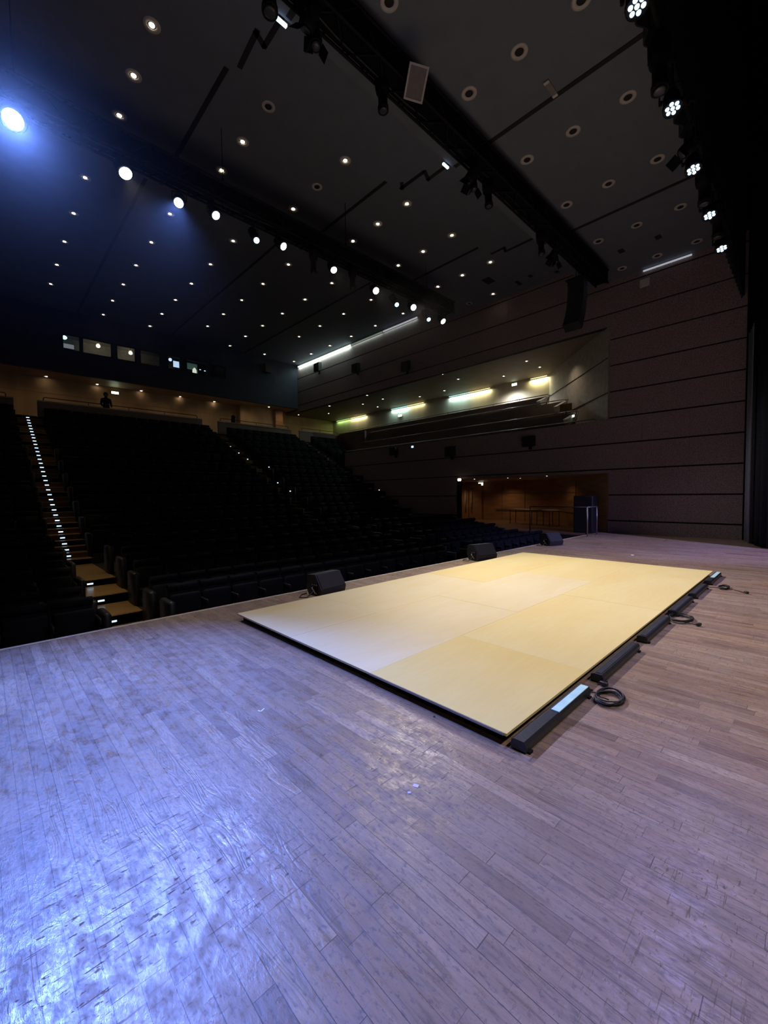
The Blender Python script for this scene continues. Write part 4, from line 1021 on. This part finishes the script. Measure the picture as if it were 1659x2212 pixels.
for (x, y, z) in rest:
    n = len(mb.v); mb.rbox(-0.245, 0.245, 0.04, 0.16, 0.30, 0.86, 0.04); mb.rbox(-0.235, 0.235, -0.16, -0.06, 0.30, 0.70, 0.03); mb.rbox(0.245, 0.285, -0.28, 0.12, 0.0, 0.6, 0.015)
    mb.xf(Matrix.Translation((x, y, z)), n)
tag(mb.build('rear_seats', MT['seat']), 'rows of dark navy folding seats at the very back of the hall', 'seats', None, 'stuff')
# second aisle seat-end lights
dots = [(481, 953), (498, 965), (516, 978), (535, 992), (600, 1043), (627, 1061), (581, 1009), (819, 1052), (664, 994)]
for i, (a, b) in enumerate(dots):
    if i < 6: p = onx(a, b, 9.58)
    elif i == 6: p = onx(a, b, 10.53)
    else: p = onx(a, b, 15.55)
    z = level(p[1]); y = p[1]; zz = max(z + 0.2, min(p[2], z + 1.0))
    m = MB().box(-0.02, 0.02, -0.02, 0.02, -0.02, 0.02, bev=0.004); st = MB().tube([(0, 0.01, -0.02), (0, 0.01, z - zz)], 0.006, 5)
    o = m.build('seat_end_light', MT['step'], None, (p[0], y, zz)); st.build('stem', MT['blackmetal'], o)
    tag(o, 'tiny white seat end light by the %s, %s' % ('second aisle' if i < 7 else 'far right aisle', ['topmost', 'second from the top', 'third from the top', 'fourth from the top', 'fifth from the top', 'lowest on the left side', 'on the right side of it', 'lower one near the side wall', 'upper one below the far parapet'][i]), 'step light', 'seat end lights')

# ================================================================== RAILS AND GALLERY
for i, (a, b) in enumerate(((2.25, 9.2), (10.55, 15.2), (16.3, 19.4), (-4.5, 0.95))):
    o = empty('parapet_rail', (a, 25.07, 6.08)); tag(o, 'thin dark rail on the far parapet, ' + ['between first and second aisles', 'between second and third aisles', 'beyond the third aisle', 'at the left picture edge'][i], 'handrail', 'rails on the far parapet')
    n = max(2, int((b - a) / 1.6)); ln = b - a
    MB().tube([(0, 0, 0), (0, 0, 0.13), (0.04, 0, 0.17), (ln - 0.04, 0, 0.17), (ln, 0, 0.13), (ln, 0, 0)], 0.02, 8).build('rail', MT['darkrail'], o)
    for k in range(1, n): MB().tube([(ln * k / n, 0, 0), (ln * k / n, 0, 0.16)], 0.014, 6).build('post', MT['darkrail'], o)
for i, (x, y, z) in enumerate(TIER):
    o = empty('gallery_rail', (x + 0.06, y + 0.5 if i == 0 else y - 0.1, z)); tag(o, 'metal rail on the gallery, ' + ['lowest, on the gallery front', 'second tier up', 'third tier up', 'highest tier'][i], 'handrail', 'gallery rails')
    ln = (24.8 if i == 3 else 21.3) - y - (0.5 if i == 0 else -0.1)
    m = MB(); m.tube([(0, 0, -0.02 if i == 0 else -0.25), (0, 0, 0.07), (0, 0.06, 0.10), (0, ln, 0.10)], 0.024, 8)
    m.build('rail', MT['chrome'], o)
    for k in range(1, 10): MB().tube([(0, ln * k / 10, 0), (0, ln * k / 10, 0.1)], 0.014, 6).build('post', MT['darkrail'], o)
    if i:
        MB().tube([(0, 0.0, 0.08), (-0.18, -0.15, 0.02), (-0.62, -0.2, -0.42), (-0.66, -0.2, -0.55)], 0.022, 8).build('stair_rail', MT['darkrail'], o)
o = MB().box(-0.02, 0.02, -0.25, 0.25, -0.16, 0.16).build('gallery_sign', MT['riserwood'], None, (18.24, 7.55, 5.2)); tag(o, 'small dark square sign on the gallery rail end', 'sign')
MB().tube([(0, 0, -0.16), (0.06, 0, -0.30)], 0.02, 6).build('stem', MT['darkrail'], o)

# ceiling hatches near the side wall
for i, (px, py, w, h) in enumerate(((1055, 606, 0.5, 0.35), (1120, 611, 0.4, 0.14), (1146, 596, 0.2, 0.14), (1203, 587, 0.18, 0.14))):
    p = onz(px, py, ZM); o = MB().box(-w / 2, w / 2, -h / 2, h / 2, -0.015, 0).build('ceiling_hatch', MT['slot'], None, (p[0], p[1], ZM)); tag(o, 'dark hatch in the ceiling, %s from the left of the small group near side wall' % ORD[i], 'hatch')
for i, (px, py) in enumerate(((1422, 512), (1342, 542))):
    p = onz(px, py, ZF); o = MB().box(-0.12, 0.12, -0.08, 0.08, -0.012, 0).build('ceiling_hatch', MT['slot'], None, (p[0], p[1], ZF)); tag(o, 'small dark vent in the front ceiling, %s of the two' % ('right' if i == 0 else 'left'), 'hatch')
p = onz(1190, 190, ZF); o = MB().box(-0.22, 0.22, -0.05, 0.05, -0.02, 0).build('ceiling_fitting', MT['frost'], None, (p[0], p[1], ZF)); tag(o, 'small pale twin fitting beside the ceiling slot above the stage', 'fitting')
for sx in (-0.19, 0.19): MB().box(sx - 0.03, sx + 0.03, -0.05, 0.05, -0.035, -0.02).build('end_cap', MT['white'], o)

# ================================================================== BOOTH CONTENTS
def lampb(px, py, label, mt, r=0.10):
    p = ony(px, py, 28.6); o = MB().sphere((0, 0, 0), r, 0, 12, 8, (1, 1, 0.8)).build('booth_lamp', mt, None, p)
    MB().tube([(0, 0, r * 0.7), (0, 0, 10.5 - p[2])], 0.015, 6).build('stem', MT['blackmetal'], o); return tag(o, label, 'lamp')
lampb(212, 748, 'round warm lamp glowing behind the first wide booth window', MT['lampw'])
lampb(282, 763, 'round warm lamp glowing behind the second booth window', MT['lampw'])
lampb(139, 729, 'small blue lamp at the left end of the booth window', MT['lenst'], 0.12)
p0 = point('booth_light', ony(212, 746, 28.4), 2.5, (1, 0.9, 0.6), 0.1, 170); point('booth_light', ony(282, 761, 28.4), 2.5, (1, 0.9, 0.6), 0.1, 170)
def desk(x0, x1, label):
    o = empty('booth_desk', (x0, 28.0, 8.6)); tag(o, label, 'desk')
    MB().box(0, x1 - x0, 0, 0.6, 0.72, 0.76).build('desk_top', MT['concrete'], o)
    for x in (0.05, x1 - x0 - 0.05): MB().box(x - 0.03, x + 0.03, 0.05, 0.55, 0, 0.72).build('leg', MT['blackmetal'], o)
desk(3.4, 5.2, 'pale control desk behind the first booth window'); desk(5.5, 7.2, 'pale control desk behind the second booth window')
def screen(px0, py0, px1, py1, y, label, mt):
    a = ony(px0, py0, y); b = ony(px1, py1, y); w = b[0] - a[0]; h = abs(a[2] - b[2]) + 0.1; cx = (a[0] + b[0]) / 2; cz = (a[2] + b[2]) / 2
    o = MB().box(-w / 2 - 0.02, w / 2 + 0.02, 0, 0.04, -h / 2 - 0.02, h / 2 + 0.02).build('booth_screen', MT['blackmetal'], None, (cx, y, cz)); MB().box(-w / 2, w / 2, -0.006, 0, -h / 2, h / 2).build('display', mt, o)
    MB().box(-0.03, 0.03, 0.01, 0.05, 8.6 - cz, -h / 2).build('stand', MT['blackmetal'], o); tag(o, label, 'screen')
screen(136, 743, 160, 753, 27.6, 'wide pale panel low in the leftmost booth window', emis('grey_screen', (0.7, 0.75, 0.8), 0.18, False))
screen(374, 781, 387, 793, 27.4, 'blue white paper or screen in the fourth booth window', MT['screen'])
screen(404, 785, 426, 799, 28.2, 'dim green screen in the fifth booth window', emis('green_screen', (0.2, 0.35, 0.3), 0.12, False))
# equipment rack with indicator lights, pale curtain beside it
p = ony(438, 799, 27.7); o = empty('equipment_rack', (p[0], 27.8, 8.6)); tag(o, 'black equipment rack with white lights in the fifth booth window', 'rack')
MB().box(-0.28, 0.28, 0, 0.5, 0, 1.25, bev=0.01).build('cabinet', MT['blackplastic'], o)
for ix, iz in ((-0.18, 1.12), (0.12, 1.10), (-0.18, 0.82), (0.05, 0.74), (0.18, 0.78)): MB().box(ix, ix + 0.10, -0.008, 0, iz, iz + 0.035).build('indicator', MT['step'], o)
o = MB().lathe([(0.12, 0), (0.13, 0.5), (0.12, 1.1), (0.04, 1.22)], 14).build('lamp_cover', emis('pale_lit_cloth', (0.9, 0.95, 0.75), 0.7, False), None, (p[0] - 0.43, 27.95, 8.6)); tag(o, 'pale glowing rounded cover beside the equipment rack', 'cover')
# tripod lamp shape in the third window
p = ony(333, 775, 27.6); o = empty('camera_tripod', (p[0], 27.6, 8.6)); tag(o, 'grey tripod with tilted equipment in the third booth window', 'tripod')
for a in range(3): MB().tube([(0, 0, 0.85), (0.3 * math.cos(a * 2.1 + 0.4), 0.3 * math.sin(a * 2.1 + 0.4), 0)], 0.018, 6).build('leg', MT['chrome'], o)
m = MB().rbox(-0.14, 0.14, -0.08, 0.08, -0.06, 0.06, 0.02); m.xf(Matrix.Translation((0.05, 0, 0.98)) @ Matrix.Rotation(0.7, 4, 'Y')); m.build('head', MT['white'], o)
point('booth_light', (9.0, 28.8, 10.3), 3.0, (0.7, 0.85, 1.0), 0.1, 170)

# ================================================================== PERSON BEHIND THE FAR PARAPET
def person(x, y, z, label):
    me = bpy.data.meshes.new('person'); o = bpy.data.objects.new('person', me); COL.objects.link(o)
    V = [((0, 0, 0.92), 0.14), ((0, 0, 1.08), 0.13), ((0, 0, 1.25), 0.16), ((0, 0, 1.38), 0.12), ((0, 0, 1.45), 0.055), ((0, -0.01, 1.52), 0.075), ((0, -0.01, 1.60), 0.10), ((0, -0.01, 1.68), 0.07)]
    E_ = [(0, 1), (1, 2), (2, 3), (3, 4), (4, 5), (5, 6), (6, 7)]
    for s in (-1, 1):
        n = len(V); V += [((s * 0.17, 0, 1.36), 0.07), ((s * 0.225, 0.0, 1.10), 0.05), ((s * 0.20, -0.20, 0.98), 0.038), ((s * 0.17, -0.28, 1.0), 0.03)]
        E_ += [(3, n), (n, n + 1), (n + 1, n + 2), (n + 2, n + 3)]
        n = len(V); V += [((s * 0.09, 0, 0.86), 0.095), ((s * 0.10, -0.01, 0.48), 0.065), ((s * 0.10, 0.02, 0.08), 0.042), ((s * 0.11, -0.14, 0.03), 0.035)]
        E_ += [(0, n), (n, n + 1), (n + 1, n + 2), (n + 2, n + 3)]
    me.from_pydata([v for v, r in V], E_, [])
    m = o.modifiers.new('skin', 'SKIN'); sv = me.skin_vertices[0].data if me.skin_vertices else None
    if sv is None:
        bpy.context.view_layer.objects.active = o; o.select_set(True)
        bpy.ops.mesh.customdata_skin_add(); sv = me.skin_vertices[0].data
    for i, (v, r) in enumerate(V): sv[i].radius = (r, r)
    sv[0].use_root = True
    s = o.modifiers.new('sub', 'SUBSURF'); s.levels = 2; s.render_levels = 2; o.modifiers['skin'].use_smooth_shade = True
    me.materials.append(MT['cloth']); o.location = (x, y, z)
    hr = MB().sphere((0, 0.01, 1.625), 0.112, 0, 14, 10, (1, 1.02, 1.05)); hr.build('hair', MT['hair'], o)
    fc = MB().sphere((0, -0.055, 1.585), 0.075, 0, 12, 8, (0.95, 0.9, 1.25)); fc.sphere((0, -0.125, 1.575), 0.014); fc.build('face', MT['skin'], o)
    return tag(o, label, 'person')
p = ony(229, 860, 25.6); person(p[0], 25.62, TOPZ, 'dark silhouetted person standing behind the far parapet left of the exit sign')
p = ony(503, 900, 25.07); o = empty('small_spotlight', (p[0], 25.07, 6.08)); tag(o, 'small round black lamp standing on the far parapet rail', 'lamp')
MB().box(-0.10, 0.12, -0.08, 0.08, 0, 0.26, bev=0.02).build('base', MT['blackmetal'], o)
m = MB().sphere((0.03, 0, 0.36), 0.13, 0, 12, 8, (1, 1, 0.9)); m.build('head', MT['blackmetal'], o)

# ================================================================== HAZE ADDED to stand in for lens glow around the lit lamps
hz = bpy.data.materials.new('glow_haze'); hz.use_nodes = True; nt = hz.node_tree; nt.nodes.remove(nt.nodes['Principled BSDF'])
vs = nt.nodes.new('ShaderNodeVolumeScatter'); vs.inputs['Density'].default_value = HAZE; vs.inputs['Anisotropy'].default_value = 0.9
tc = nt.nodes.new('ShaderNodeTexCoord'); sx = nt.nodes.new('ShaderNodeSeparateXYZ'); nt.links.new(tc.outputs['Object'], sx.inputs[0])
mr = nt.nodes.new('ShaderNodeMapRange'); mr.inputs[1].default_value = 0.5; mr.inputs[2].default_value = 5.5; mr.inputs[3].default_value = HAZE * 0.85; mr.inputs[4].default_value = HAZE * 0.10
mr.interpolation_type = 'SMOOTHSTEP'; nt.links.new(sx.outputs[0], mr.inputs[0]); nt.links.new(mr.outputs[0], vs.inputs['Density'])
nt.links.new(vs.outputs[0], nt.nodes['Material Output'].inputs['Volume'])
o = MB().box(XL + 0.01, XR - 0.6, 1.8, 12.8, 3.0, 9.38).build('glow_haze', hz); tag(o, 'thin haze added for the lens glow around the lit lamps', 'haze', None, 'stuff')
